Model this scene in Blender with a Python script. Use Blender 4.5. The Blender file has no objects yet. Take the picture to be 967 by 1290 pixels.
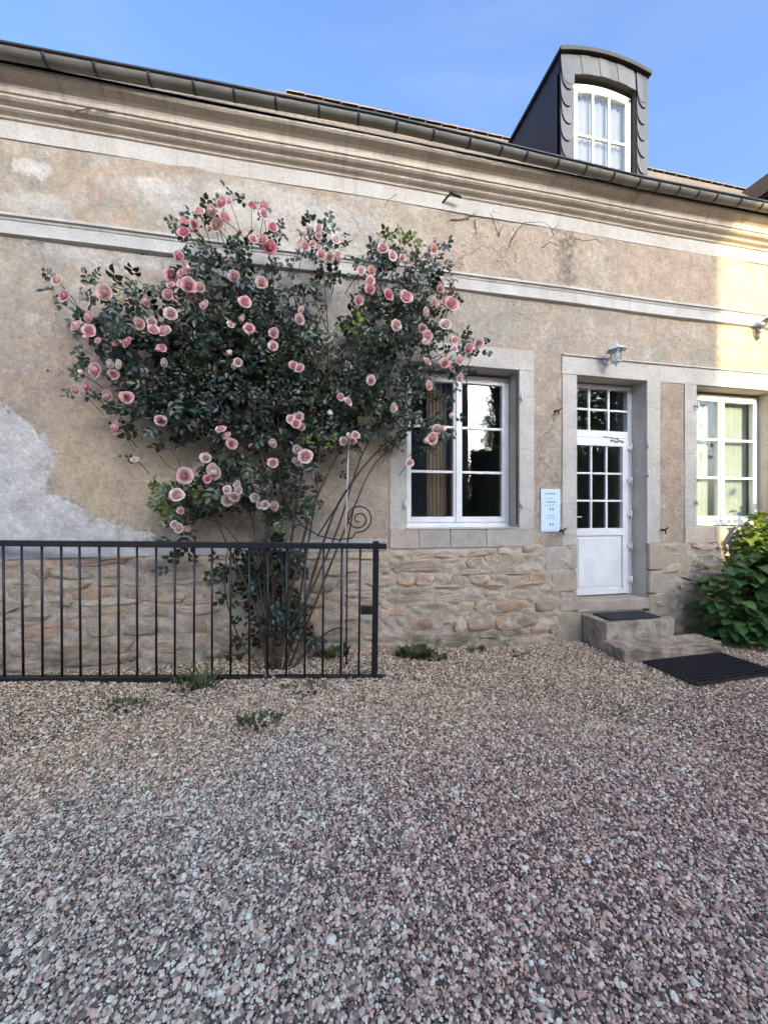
import bpy, math, random
import numpy as np
from mathutils import Vector, Matrix

random.seed(7)
rng = np.random.default_rng(7)
sc = bpy.context.scene
C = sc.collection
R = math.radians

# ------------------------------------------------------------------ camera
CAM_YAW = R(11.65); CAM_D = 3.908; CAM_H = 1.5; FPX = 484.0      # photo is 967 x 1290
cam = bpy.data.cameras.new('camera'); camo = bpy.data.objects.new('camera', cam); C.objects.link(camo)
camo.location = (0, -CAM_D, CAM_H); camo.rotation_euler = (R(90), 0, -CAM_YAW)
cam.sensor_fit = 'HORIZONTAL'; cam.sensor_width = 36.0; cam.lens = 36.0 * FPX / 967.0
cam.clip_start = 0.05; cam.clip_end = 3000
sc.camera = camo

# ------------------------------------------------------------------ light
SUN_EL = R(15); SUN_AZ = R(13.8)           # azimuth: from the yard side, a little to the right
S = Vector((math.sin(SUN_AZ) * math.cos(SUN_EL), -math.cos(SUN_AZ) * math.cos(SUN_EL), math.sin(SUN_EL)))
world = bpy.data.worlds.new('World'); sc.world = world; world.use_nodes = True
wn = world.node_tree; wn.nodes.clear()
sky = wn.nodes.new('ShaderNodeTexSky'); sky.sky_type = 'NISHITA'; sky.sun_disc = False
sky.sun_elevation = SUN_EL; sky.sun_rotation = math.atan2(S.x, S.y)
sky.air_density = 0.7; sky.dust_density = 8.5; sky.ozone_density = 4.2; sky.altitude = 100
bg = wn.nodes.new('ShaderNodeBackground'); bg.inputs['Strength'].default_value = 0.15
wo = wn.nodes.new('ShaderNodeOutputWorld')
tc = wn.nodes.new('ShaderNodeTexCoord'); mp = wn.nodes.new('ShaderNodeMapping'); mp.inputs['Scale'].default_value = (1.0, 1.0, 3.2); mp.inputs['Rotation'].default_value = (0, .5, .7)
cn = wn.nodes.new('ShaderNodeTexNoise'); cn.inputs['Scale'].default_value = 1.5; cn.inputs['Detail'].default_value = 7; cn.inputs['Roughness'].default_value = .55; cn.inputs['Distortion'].default_value = .6
cr = wn.nodes.new('ShaderNodeMapRange'); cr.interpolation_type = 'SMOOTHSTEP'; cr.inputs[1].default_value = .46; cr.inputs[2].default_value = .80; cr.inputs[3].default_value = 1.0; cr.inputs[4].default_value = 1.55
cx = wn.nodes.new('ShaderNodeMix'); cx.data_type = 'RGBA'; cx.blend_type = 'MIX'
wn.links.new(tc.outputs['Generated'], mp.inputs[0]); wn.links.new(mp.outputs[0], cn.inputs['Vector']); wn.links.new(cn.outputs[0], cr.inputs[0])
cr.inputs[3].default_value = 0.0; cr.inputs[4].default_value = .22
wn.links.new(cr.outputs[0], cx.inputs[0]); wn.links.new(sky.outputs[0], cx.inputs[6]); cx.inputs[7].default_value = (1.05, 1.2, 1.4, 1)
wn.links.new(cx.outputs[2], bg.inputs[0]); wn.links.new(bg.outputs[0], wo.inputs[0])
sl = bpy.data.lights.new('sun', 'SUN'); sl.energy = 2.0; sl.angle = R(0.53); sl.color = (1.0, 0.82, 0.46)
so = bpy.data.objects.new('sun', sl); C.objects.link(so); so.location = S * 60
so.rotation_euler = S.to_track_quat('Z', 'Y').to_euler()
vs = sc.view_settings
sc.display_settings.display_device = 'sRGB'
vs.view_transform = 'Standard'; vs.look = 'None'; vs.exposure = 2.42; vs.gamma = 1.0; vs.use_curve_mapping = False
sc.render.engine = 'CYCLES'
sc.cycles.max_bounces = 8; sc.cycles.diffuse_bounces = 4; sc.cycles.transparent_max_bounces = 12

# ------------------------------------------------------------------ photo pixel -> place
def _dir(u, v):
    k = (u - 483.5) / FPX; m = (645 - v) / FPX
    return (math.sin(CAM_YAW) + k * math.cos(CAM_YAW), math.cos(CAM_YAW) - k * math.sin(CAM_YAW), m)
def W(u, v, y=0.0):                      # on a plane parallel to the wall
    d = _dir(u, v); t = (CAM_D + y) / d[1]
    return Vector((t * d[0], y, CAM_H + t * d[2]))
def G(u, v, z=0.0):                      # on a level plane
    d = _dir(u, v); t = (z - CAM_H) / d[2]
    return Vector((t * d[0], -CAM_D + t * d[1], z))
def lerp(a, b, t): return a + (b - a) * t
def sstep(a, b, x):
    t = np.clip((x - a) / (b - a), 0, 1); return t * t * (3 - 2 * t)
def ground_z(x, y):
    x = np.asarray(x, float); y = np.asarray(y, float)
    h = 0.085 * sstep(3.0, 0.6, x) * sstep(-1.9, -0.5, y)
    h = h + 0.010 * np.sin(x * 2.3 + 1.1) * np.cos(y * 1.9 + .4) + 0.006 * np.sin(x * 5.1 + y * 4.3)
    return h * sstep(9, 5, np.hypot(x - 1.5, y + 1.5))

# ------------------------------------------------------------------ object helpers
def tag(o, label=None, cat=None, group=None, kind=None):
    if label: o['label'] = label
    if cat: o['category'] = cat
    if group: o['group'] = group
    if kind: o['kind'] = kind
    return o
def empty(name, loc=(0, 0, 0), parent=None):
    o = bpy.data.objects.new(name, None); C.objects.link(o); o.location = loc; o.empty_display_size = .1
    if parent: o.parent = parent
    return o
def link(name, me, parent=None):
    o = bpy.data.objects.new(name, me); C.objects.link(o)
    if parent: o.parent = parent
    return o

class MB:
    def __init__(s): s.v = []; s.f = []; s.sm = []
    def add(s, vs_, fs, smooth=False):
        b = len(s.v); s.v.extend([tuple(p) for p in vs_]); s.f.extend([tuple(i + b for i in f) for f in fs]); s.sm.extend([smooth] * len(fs)); return s
    def box(s, x0, x1, y0, y1, z0, z1):
        return s.add([(x0,y0,z0),(x1,y0,z0),(x1,y1,z0),(x0,y1,z0),(x0,y0,z1),(x1,y0,z1),(x1,y1,z1),(x0,y1,z1)],
                     [(0,3,2,1),(4,5,6,7),(0,1,5,4),(1,2,6,5),(2,3,7,6),(3,0,4,7)])
    def quad(s, a, b, c, d): return s.add([a, b, c, d], [(0, 1, 2, 3)])
    def tube(s, pts, r, seg=6, cap=True):
        pts = [Vector(p) for p in pts]; n = len(pts)
        rs = r if isinstance(r, (list, tuple)) else [r] * n
        up = None; vs_ = []; fs = []
        for i in range(n):
            t = (pts[min(i + 1, n - 1)] - pts[max(i - 1, 0)]).normalized()
            if up is None: up = t.orthogonal().normalized()
            up = (up - t * up.dot(t)); up = up.normalized() if up.length > 1e-6 else t.orthogonal().normalized()
            w = t.cross(up)
            for k in range(seg):
                a = 2 * math.pi * k / seg
                vs_.append(pts[i] + (up * math.cos(a) + w * math.sin(a)) * rs[i])
        for i in range(n - 1):
            for k in range(seg):
                k2 = (k + 1) % seg
                fs.append((i*seg+k, i*seg+k2, (i+1)*seg+k2, (i+1)*seg+k))
        if cap:
            fs.append(tuple(range(seg))[::-1]); fs.append(tuple((n-1)*seg + k for k in range(seg)))
        return s.add(vs_, fs, True)
    def lathe(s, prof, cx, cy, seg=12):
        vs_ = []; fs = []; n = len(prof)
        for r_, z in prof:
            for k in range(seg):
                a = 2 * math.pi * k / seg; vs_.append((cx + r_ * math.cos(a), cy + r_ * math.sin(a), z))
        for i in range(n - 1):
            for k in range(seg):
                k2 = (k + 1) % seg; fs.append((i*seg+k, i*seg+k2, (i+1)*seg+k2, (i+1)*seg+k))
        fs.append(tuple(range(seg))[::-1]); fs.append(tuple((n-1)*seg + k for k in range(seg)))
        return s.add(vs_, fs, True)
    def extrude_x(s, prof, xs, dz=None, caps=True):   # closed profile [(y,z)]
        n = len(prof); vs_ = []; fs = []
        for i, x in enumerate(xs):
            o = dz(x) if dz else 0
            vs_ += [(x, y, z + o) for y, z in prof]
        for i in range(len(xs) - 1):
            for k in range(n):
                k2 = (k + 1) % n; fs.append((i*n+k, (i+1)*n+k, (i+1)*n+k2, i*n+k2))
        if caps: fs.append(tuple(range(n))); fs.append(tuple((len(xs)-1)*n + k for k in range(n))[::-1])
        return s.add(vs_, fs)
    def mesh(s, name, mat=None):
        me = bpy.data.meshes.new(name); me.from_pydata(s.v, [], s.f); me.update()
        me.polygons.foreach_set('use_smooth', s.sm)
        if mat: me.materials.append(mat)
        return me
    def build(s, name, mat, parent=None, bevel=0, color=None, fix=True):
        me = s.mesh(name, mat)
        if fix:
            import bmesh
            bm = bmesh.new(); bm.from_mesh(me); bmesh.ops.recalc_face_normals(bm, faces=bm.faces); bm.to_mesh(me); bm.free()
        o = link(name, me, parent)
        if color: o.color = color
        if bevel:
            m = o.modifiers.new('bevel', 'BEVEL'); m.width = bevel; m.segments = 2; m.limit_method = 'ANGLE'; m.angle_limit = R(40)
        return o

def np_mesh(name, verts, faces, mat, cols=None, smooth=False, attr='tint'):
    """verts (N,3); faces (M,k) array; per-vertex colour attribute"""
    me = bpy.data.meshes.new(name)
    verts = np.asarray(verts, np.float32); faces = np.asarray(faces, np.int32)
    M, k = faces.shape
    me.vertices.add(len(verts)); me.vertices.foreach_set('co', verts.ravel())
    me.loops.add(M * k); me.loops.foreach_set('vertex_index', faces.ravel())
    me.polygons.add(M); me.polygons.foreach_set('loop_start', np.arange(M, dtype=np.int32) * k)
    me.polygons.foreach_set('loop_total', np.full(M, k, np.int32))
    me.update(calc_edges=True)
    if smooth: me.polygons.foreach_set('use_smooth', np.ones(M, bool))
    if cols is not None:
        a = me.color_attributes.new(attr, 'FLOAT_COLOR', 'POINT')
        c4 = np.ones((len(verts), 4), np.float32); c4[:, :3] = cols
        a.data.foreach_set('color', c4.ravel())
    if mat: me.materials.append(mat)
    me.validate()
    return me

# ------------------------------------------------------------------ materials
class NT:
    def __init__(s, name):
        s.m = bpy.data.materials.new(name); s.m.use_nodes = True; s.t = s.m.node_tree; s.t.nodes.clear()
        s.out = s.n('ShaderNodeOutputMaterial')
        s.co = s.n('ShaderNodeTexCoord').outputs['Object']
    def world(s): s.co = s.n('ShaderNodeNewGeometry').outputs['Position']; return s
    def n(s, typ, **kw):
        nd = s.t.nodes.new(typ)
        for k, v in kw.items(): setattr(nd, k, v)
        return nd
    def l(s, a, b): s.t.links.new(a, b)
    def set(s, sock, v):
        if isinstance(v, bpy.types.NodeSocket): s.l(v, sock)
        elif hasattr(sock.default_value, '__len__') and not hasattr(v, '__len__'): sock.default_value = [v] * len(sock.default_value)
        elif hasattr(v, '__len__') and len(sock.default_value) == 4 and len(v) == 3: sock.default_value = (*v, 1)
        else: sock.default_value = v
    def vec(s, scale=(1, 1, 1), loc=(0, 0, 0), src=None):
        m = s.n('ShaderNodeMapping'); s.l(src or s.co, m.inputs['Vector']); m.inputs['Scale'].default_value = scale; m.inputs['Location'].default_value = loc
        return m.outputs[0]
    def noise(s, scale, detail=4, rough=.55, vec=None, out=0, dist=0):
        n = s.n('ShaderNodeTexNoise'); s.l(vec or s.co, n.inputs['Vector']); n.inputs['Scale'].default_value = scale
        n.inputs['Detail'].default_value = detail; n.inputs['Roughness'].default_value = rough; n.inputs['Distortion'].default_value = dist
        return n.outputs[out]
    def voro(s, scale, vec=None, out='Distance', feature='F1', rand=1):
        n = s.n('ShaderNodeTexVoronoi', feature=feature); s.l(vec or s.co, n.inputs['Vector']); n.inputs['Scale'].default_value = scale; n.inputs['Randomness'].default_value = rand
        return n.outputs[out]
    def map(s, v, a, b, c=0., d=1., smooth=True):
        n = s.n('ShaderNodeMapRange', interpolation_type='SMOOTHSTEP' if smooth else 'LINEAR'); s.l(v, n.inputs[0])
        for i, x in enumerate((a, b, c, d)): n.inputs[i + 1].default_value = x
        return n.outputs[0]
    def mix(s, f, a, b, blend='MIX'):
        n = s.n('ShaderNodeMix', data_type='RGBA', blend_type=blend); s.set(n.inputs[0], f); s.set(n.inputs[6], a); s.set(n.inputs[7], b); return n.outputs[2]
    def math(s, op, a, b=0.5, c=None):
        n = s.n('ShaderNodeMath', operation=op); s.set(n.inputs[0], a); s.set(n.inputs[1], b)
        if c is not None: s.set(n.inputs[2], c)
        return n.outputs[0]
    def scale_col(s, col, f): # multiply by grey value
        return s.mix(1.0, col, s.grey(f), 'MULTIPLY')
    def grey(s, f):
        n = s.n('ShaderNodeCombineColor'); [s.l(f, n.inputs[i]) for i in range(3)]; return n.outputs[0]
    def objcol(s): return s.n('ShaderNodeObjectInfo').outputs['Color']
    def objrand(s): return s.n('ShaderNodeObjectInfo').outputs['Random']
    def attr(s, name, typ='GEOMETRY'):
        n = s.n('ShaderNodeAttribute', attribute_name=name, attribute_type=typ); return n.outputs['Color']
    def bump(s, h, strength=.3, dist=.01, nrm=None):
        n = s.n('ShaderNodeBump'); s.l(h, n.inputs['Height']); n.inputs['Strength'].default_value = strength; n.inputs['Distance'].default_value = dist
        if nrm: s.l(nrm, n.inputs['Normal'])
        return n.outputs[0]
    def ellipse(s, cx, cz, rx, rz, warp=None, soft=.35):
        """soft-edged patch on the wall plane"""
        m = s.n('ShaderNodeMapping'); s.l(warp or s.co, m.inputs['Vector'])
        m.inputs['Scale'].default_value = (1 / rx, 0, 1 / rz); m.inputs['Location'].default_value = (-cx / rx, 0, -cz / rz)
        L = s.n('ShaderNodeVectorMath', operation='LENGTH'); s.l(m.outputs[0], L.inputs[0])
        return s.map(L.outputs['Value'], 1 + soft / 2, 1 - soft / 2)
    def bsdf(s, col, rough=.8, metal=0., spec=.5, nrm=None, **kw):
        b = s.n('ShaderNodeBsdfPrincipled'); s.set(b.inputs['Base Color'], col); s.set(b.inputs['Roughness'], rough); s.set(b.inputs['Metallic'], metal)
        b.inputs['Specular IOR Level'].default_value = spec
        if nrm: s.l(nrm, b.inputs['Normal'])
        for k, v in kw.items(): s.set(b.inputs[k], v)
        return b.outputs[0]
    def done(s, sh): s.l(sh, s.out.inputs[0]); return s.m

def simple(name, col, rough=.6, metal=0., var=.12, scale=8, bump=.1, bscale=60, spec=.4):
    t = NT(name)
    f = t.map(t.noise(scale, 5), .25, .75, 1 - var, 1 + var, False)
    return t.done(t.bsdf(t.scale_col(col, f), rough, metal, spec, t.bump(t.noise(bscale, 3), bump, .004)))

def mat_plaster():
    t = NT('old_lime_render')
    w1 = t.n('ShaderNodeVectorMath', operation='MULTIPLY_ADD'); nn = t.noise(1.7, 6, .65, out=1)
    t.l(nn, w1.inputs[0]); w1.inputs[1].default_value = (.9, .9, .9)
    off = t.n('ShaderNodeVectorMath', operation='ADD'); t.l(t.co, off.inputs[0]); off.inputs[1].default_value = (-.45, -.45, -.45)
    t.l(off.outputs[0], w1.inputs[2]); warp = w1.outputs[0]
    w2 = t.n('ShaderNodeVectorMath', operation='MULTIPLY_ADD'); t.l(t.noise(3.4, 9, .74, out=1), w2.inputs[0]); w2.inputs[1].default_value = (.42, .42, .42)
    off2 = t.n('ShaderNodeVectorMath', operation='ADD'); t.l(t.co, off2.inputs[0]); off2.inputs[1].default_value = (-.21, -.21, -.21)
    t.l(off2.outputs[0], w2.inputs[2]); warps = w2.outputs[0]
    A = PL['a']; B = PL['b']; Cg = PL['c']
    col = t.mix(t.map(t.noise(.9, 6, .6), .38, .66), A, B)
    col = t.mix(t.map(t.noise(2.6, 8, .68, vec=t.vec(loc=(4, 2, 1))), .48, .68), col, Cg)
    # light worn spots where the lime shows
    col = t.mix(t.math('MULTIPLY', t.map(t.noise(3.8, 9, .72, vec=t.vec(loc=(9, 0, 3))), .51, .66), .7), col, PL['lime'])
    for u, v, ru, rv, key, amt in [
        (190, 325, 115, 22, 'lime', .8), (330, 262, 150, 26, 'lime', .65), (400, 360, 130, 60, 'lime', .75), (40, 258, 45, 14, 'lime', .6),
        (560, 300, 60, 40, 'a', .6), (600, 415, 50, 40, 'c', .8), (40, 212, 16, 10, 'cement', .6), (190, 232, 22, 9, 'cement', .6),
        (135, 585, 85, 90, 'warm', .85), (95, 500, 60, 50, 'b', .6), (845, 560, 14, 110, 'b', .9), (845, 345, 70, 45, 'b', .8),
        (640, 330, 80, 40, 'b', .5), (650, 560, 30, 90, 'b', .5), (470, 610, 70, 60, 'a', .6)]:
        p = W(u, v); sx = (CAM_D / _dir(u, v)[1]) / FPX
        col = t.mix(t.math('MULTIPLY', t.ellipse(p.x, p.z, ru * sx * 1.08, rv * sx * 1.0, warps, .5), amt), col, PL[key])
    # cement repair, lower left
    p = W(20, 600)
    e1 = t.ellipse(p.x - .52, p.z + .02, .80, .72, warps, .4); e2 = t.ellipse(p.x - .1, 1.25, 1.25, .22, warps, .8); e3 = t.ellipse(p.x + .0, 1.45, .62, .22, warps, .8)
    cm = t.math('MAXIMUM', t.math('MAXIMUM', e1, t.math('MULTIPLY', e2, .85)), t.math('MULTIPLY', e3, .9))
    cm = t.map(t.math('ADD', cm, t.math('MULTIPLY_ADD', t.noise(11, 9, .75), .9, -.45)), .38, .62)
    cem = t.mix(t.map(t.noise(4, 7, .65), .35, .7), PL['cement'], PL['cement2'])
    col = t.mix(t.math('MULTIPLY', cm, .92), col, cem)
    # damp streaks under the cornice
    st = t.map(t.noise(1.0, 6, .6, vec=t.vec((5.5, 1, .35))), .52, .72)
    sep = t.n('ShaderNodeSeparateXYZ'); t.l(t.co, sep.inputs[0])
    st = t.math('MULTIPLY', st, t.map(sep.outputs[2], 4.0, 4.9))
    col = t.mix(t.math('MULTIPLY', st, .45), col, (.20, .165, .125))
    st2 = t.map(t.noise(1.0, 7, .65, vec=t.vec((9, 1, .5), (3, 0, 0))), .50, .70)
    st2 = t.math('MULTIPLY', st2, t.math('MULTIPLY', t.map(sep.outputs[2], 3.1, 3.85), t.map(sep.outputs[2], 3.95, 3.9)))
    col = t.mix(t.math('MULTIPLY', st2, .32), col, (.20, .165, .125))
    for u, v, ru, rv, amt in [(713, 300, 13, 75, .95), (700, 235, 55, 26, .6), (600, 260, 40, 14, .25), (215, 160, 6, 50, .4), (905, 320, 12, 34, .3)]:
        p = W(u, v); sx = (CAM_D / _dir(u, v)[1]) / FPX
        e = t.ellipse(p.x, p.z, ru * sx, rv * sx, warps, .9)
        col = t.mix(t.math('MULTIPLY', t.math('MULTIPLY', e, t.map(t.noise(14, 6, .75), .35, .62)), amt), col, (.17, .14, .105))
    # dirt low on the wall and mottling
    mot = t.map(t.noise(22, 8, .72), .3, .72, .72, 1.20, False)
    col = t.scale_col(col, mot)
    blot = t.map(t.noise(6.5, 10, .75, vec=t.vec(loc=(2, 7, 5))), .32, .70, .74, 1.17, False)
    col = t.scale_col(col, blot)
    scuff = t.map(t.noise(9, 10, .8, vec=t.vec((1.0, 1, 1.6), (7, 1, 2))), .57, .66)
    col = t.mix(t.math('MULTIPLY', scuff, .5), col, PL['lime'])
    col = t.scale_col(col, t.map(t.noise(95, 4, .7), .3, .7, .86, 1.1, False))
    # pits
    vd = t.voro(5.5); vr = t.n('ShaderNodeSeparateColor'); t.l(t.voro(5.5, out='Color'), vr.inputs[0])
    pit = t.math('MULTIPLY', t.map(vd, .085, .05), t.map(vr.outputs[0], .80, .82))
    vd2 = t.voro(26); vr2 = t.n('ShaderNodeSeparateColor'); t.l(t.voro(26, out='Color'), vr2.inputs[0])
    pit2 = t.math('MULTIPLY', t.map(vd2, .22, .1), t.map(vr2.outputs[0], .78, .82))
    col = t.mix(t.math('MULTIPLY', pit, .85), col, (.05, .04, .03)); col = t.mix(t.math('MULTIPLY', pit2, .5), col, (.13, .10, .075))
    # hairline cracks
    ck = t.voro(1.1, vec=warp, feature='DISTANCE_TO_EDGE'); ckm = t.math('MULTIPLY', t.map(ck, .012, .003), t.map(t.noise(.8, 3, .5, vec=t.vec(loc=(3, 3, 8))), .52, .6))
    col = t.mix(t.math('MULTIPLY', ckm, .28), col, (.14, .11, .08))
    h = t.math('ADD', t.noise(30, 9, .7), t.math('MULTIPLY', t.noise(5, 5, .6), 1.2))
    h = t.math('SUBTRACT', h, t.math('ADD', t.math('MULTIPLY', pit, 1.0), t.math('MULTIPLY', ckm, .5)))
    h = t.math('ADD', h, t.math('MULTIPLY', cm, .35))
    return t.done(t.bsdf(col, .93, 0, .2, t.bump(h, .8, .022)))
PL = dict(a=(.455, .375, .280), b=(.465, .350, .250), c=(.385, .345, .27), lime=(.56, .52, .45), cement=(.72, .67, .60), cement2=(.57, .53, .475), warm=(.56, .425, .28))

def mat_stone(name, col, col2, use_obj=False, bs=.5, sc1=5, streak=0., moss=0.):
    t = NT(name).world()
    c = t.mix(t.map(t.noise(sc1, 7, .68), .35, .66), col, col2)
    c = t.scale_col(c, t.map(t.noise(45, 6, .7), .28, .72, .80, 1.15, False))
    if use_obj: c = t.mix(1., c, t.objcol(), 'MULTIPLY')
    sp = t.map(t.noise(17, 6, .7, vec=t.vec(loc=(5, 5, 5))), .60, .72)
    c = t.mix(t.math('MULTIPLY', sp, .45), c, (.15, .125, .095))
    if streak:
        st = t.map(t.noise(1.2, 6, .65, vec=t.vec((6, 1, .5))), .5, .7)
        c = t.mix(t.math('MULTIPLY', st, streak), c, (.16, .13, .10))
    if moss:
        sp_ = t.n('ShaderNodeSeparateXYZ'); t.l(t.co, sp_.inputs[0])
        mk = t.math('MULTIPLY', t.map(t.noise(3.2, 8, .7, vec=t.vec(loc=(1, 4, 2))), .42, .62), t.map(sp_.outputs[2], .62, .02))
        c = t.mix(t.math('MULTIPLY', mk, moss), c, (.105, .10, .055))
    h = t.math('ADD', t.noise(38, 8, .7), t.noise(9, 5, .6))
    return t.done(t.bsdf(c, .9, 0, .25, t.bump(h, bs, .014)))

def mat_glass():
    t = NT('window_glass')
    lw = t.n('ShaderNodeLayerWeight'); lw.inputs[0].default_value = .5
    fac = t.math('MULTIPLY_ADD', t.math('POWER', lw.outputs['Facing'], 5.0), .93, .06)
    gl = t.n('ShaderNodeBsdfGlossy'); gl.inputs['Roughness'].default_value = .0; gl.inputs['Color'].default_value = (.95, .97, 1, 1)
    t.l(t.bump(t.noise(1.4, 2, .4), .25, .006), gl.inputs['Normal'])
    tr = t.n('ShaderNodeBsdfTransparent'); tr.inputs['Color'].default_value = (.86, .89, .88, 1)
    mx = t.n('ShaderNodeMixShader'); t.l(fac, mx.inputs[0]); t.l(tr.outputs[0], mx.inputs[1]); t.l(gl.outputs[0], mx.inputs[2])
    return t.done(mx.outputs[0])

def mat_leaf(name, sheen=.35, trans=.35, rough=.45):
    t = NT(name)
    c = t.attr('tint')
    c = t.scale_col(c, t.map(t.noise(25, 3), .3, .7, .85, 1.15, False))
    b = t.bsdf(c, rough, 0, sheen)
    tl = t.n('ShaderNodeBsdfTranslucent'); t.l(t.mix(1., c, (1.3, 1.25, .55), 'MULTIPLY'), tl.inputs[0])
    mx = t.n('ShaderNodeMixShader'); mx.inputs[0].default_value = trans; t.l(b, mx.inputs[1]); t.l(tl.outputs[0], mx.inputs[2])
    return t.done(mx.outputs[0])

def mat_petal():
    t = NT('rose_petal')
    a = t.n('ShaderNodeSeparateColor'); t.l(t.attr('tint'), a.inputs[0])
    oc = t.n('ShaderNodeObjectInfo').outputs['Color']
    inner = t.mix(1., oc, (.97, .66, .62), 'MULTIPLY')
    c = t.mix(a.outputs[0], oc, inner)
    c = t.mix(t.math('MULTIPLY', a.outputs[1], .62), c, (.90, .80, .73))
    b = t.bsdf(c, .55, 0, .2)
    tl = t.n('ShaderNodeBsdfTranslucent'); t.l(c, tl.inputs[0])
    mx = t.n('ShaderNodeMixShader'); mx.inputs[0].default_value = .3; t.l(b, mx.inputs[1]); t.l(tl.outputs[0], mx.inputs[2])
    return t.done(mx.outputs[0])

def mat_ground():
    t = NT('gravel_bed')
    sep = t.n('ShaderNodeSeparateXYZ'); t.l(t.co, sep.inputs[0])
    vc = t.n('ShaderNodeSeparateColor'); t.l(t.voro(62, out='Color'), vc.inputs[0])
    g = t.mix(vc.outputs[0], (.17, .135, .11), (.34, .28, .24))
    g = t.mix(t.map(t.noise(1.3, 5), .42, .62), g, t.mix(vc.outputs[1], (.13, .105, .07), (.30, .25, .18)))
    g = t.scale_col(g, t.map(t.voro(62), 0, .75, 1.0, .25))
    # lawn and drive far away
    far = t.map(t.noise(.12, 3), .45, .55)
    fc = t.mix(far, (.06, .10, .03), (.22, .19, .15))
    d = t.map(sep.outputs[1], -13, -15)
    c = t.mix(d, g, fc)
    return t.done(t.bsdf(c, .95, 0, .1, t.bump(t.voro(62), .8, .012)))

def mat_gravel():
    t = NT('gravel_stone')
    c = t.attr('col', 'INSTANCER')
    c = t.scale_col(c, t.map(t.noise(1.6, 4, .6), .3, .7, .82, 1.18, False))
    return t.done(t.bsdf(c, .72, 0, .35))

def mat_slate(name, col, sc_=9., rough=.42):
    t = NT(name)
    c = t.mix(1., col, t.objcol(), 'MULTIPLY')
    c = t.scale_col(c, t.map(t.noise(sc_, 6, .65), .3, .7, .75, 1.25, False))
    return t.done(t.bsdf(c, rough, 0, .5, t.bump(t.noise(40, 5), .25, .004)))

def mat_cheek():
    t = NT('slate_hanging_small')
    b = t.n('ShaderNodeTexBrick'); m = t.n('ShaderNodeCombineXYZ'); s_ = t.n('ShaderNodeSeparateXYZ'); t.l(t.co, s_.inputs[0])
    t.l(s_.outputs[1], m.inputs[0]); t.l(s_.outputs[2], m.inputs[1]); t.l(m.outputs[0], b.inputs['Vector'])
    b.inputs['Scale'].default_value = 1; b.inputs['Brick Width'].default_value = .11; b.inputs['Row Height'].default_value = .085; b.inputs['Mortar Size'].default_value = .006
    b.inputs['Color1'].default_value = (.014, .014, .024, 1); b.inputs['Color2'].default_value = (.024, .022, .034, 1); b.inputs['Mortar'].default_value = (.01, .01, .012, 1)
    return t.done(t.bsdf(b.outputs[0], .5, 0, .4, t.bump(b.outputs[1], -.6, .006)))

def mat_roof(name, c1, c2):
    t = NT(name)
    s_ = t.n('ShaderNodeSeparateXYZ'); t.l(t.co, s_.inputs[0]); m = t.n('ShaderNodeCombineXYZ'); t.l(s_.outputs[0], m.inputs[0]); t.l(s_.outputs[2], m.inputs[1])
    b = t.n('ShaderNodeTexBrick'); t.l(m.outputs[0], b.inputs['Vector']); b.inputs['Scale'].default_value = 1
    b.inputs['Brick Width'].default_value = .18; b.inputs['Row Height'].default_value = .09; b.inputs['Mortar Size'].default_value = .006
    b.inputs['Color1'].default_value = (*c1, 1); b.inputs['Color2'].default_value = (*c2, 1); b.inputs['Mortar'].default_value = (.03, .025, .02, 1)
    c = t.scale_col(b.outputs[0], t.map(t.noise(3, 6), .3, .7, .7, 1.25, False))
    return t.done(t.bsdf(c, .85, 0, .2, t.bump(b.outputs[1], -.6, .01)))

M = {}
M['plaster'] = mat_plaster()
M['dressed'] = mat_stone('dressed_limestone', (.565, .52, .445), (.46, .42, .355), False, .5, 2.6, .12)
M['cornice'] = mat_stone('weathered_cornice_stone', (.60, .515, .41), (.49, .41, .32), False, .4, 2.2, .4)
M['frieze'] = mat_stone('smooth_frieze_render', (.52, .485, .43), (.45, .40, .335), False, .3, 1.6, .3)
M['string'] = mat_stone('grey_string_course', (.55, .52, .465), (.44, .41, .36), False, .35, 2.6, .2)
M['rubble'] = mat_stone('rubble_stone', (.54, .45, .345), (.40, .325, .24), True, 1.0, 9, 0, .75)
M['mortar'] = mat_stone('lime_mortar', (.57, .48, .375), (.42, .345, .26), False, 1.0, 8, 0, .75)
M['jamb'] = mat_stone('jamb_block_stone', (.46, .40, .325), (.38, .325, .255), True, .5, 4)
M['cement'] = mat_stone('grey_cement_band', (.50, .49, .475), (.40, .385, .36), False, .45, 3)
M['step'] = mat_stone('worn_step_stone', (.50, .44, .36), (.25, .21, .165), True, .9, 7, .25, .5)
M['white'] = simple('white_paint', (.74, .735, .71), .4, 0, .09, 7, .06, 30)
M['frame_cream'] = simple('cream_paint', (.66, .63, .56), .45, 0, .06, 5, .05)
M['zinc'] = simple('weathered_zinc', (.17, .16, .13), .55, .15, .25, 5, .12, 25)
M['zinc_lip'] = simple('zinc_rolled_edge', (.035, .036, .04), .45, .3, .2, 9, .1)
def mat_iron():
    t = NT('black_painted_iron').world()
    c = t.scale_col((.010, .010, .011), t.map(t.noise(14, 6), .3, .7, .7, 1.4, False))
    ru = t.map(t.noise(26, 8, .75), .60, .68); c = t.mix(t.math('MULTIPLY', ru, .75), c, (.075, .036, .018))
    return t.done(t.bsdf(c, t.math('MULTIPLY_ADD', ru, .35, .42), 0, .5, t.bump(t.noise(70, 5), .25, .004)))
M['iron'] = mat_iron()
M['rust_iron'] = simple('dark_rusty_iron', (.035, .026, .022), .6, .3, .35, 20, .3, 90)
M['lamp_metal'] = simple('pale_cast_aluminium', (.62, .63, .62), .45, .25, .15, 20, .1)
M['glass'] = mat_glass()
M['leaf'] = mat_leaf('rose_leaf', .6, .16, .34)
M['leaf2'] = mat_leaf('shrub_leaf', .45, .28, .38)
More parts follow.
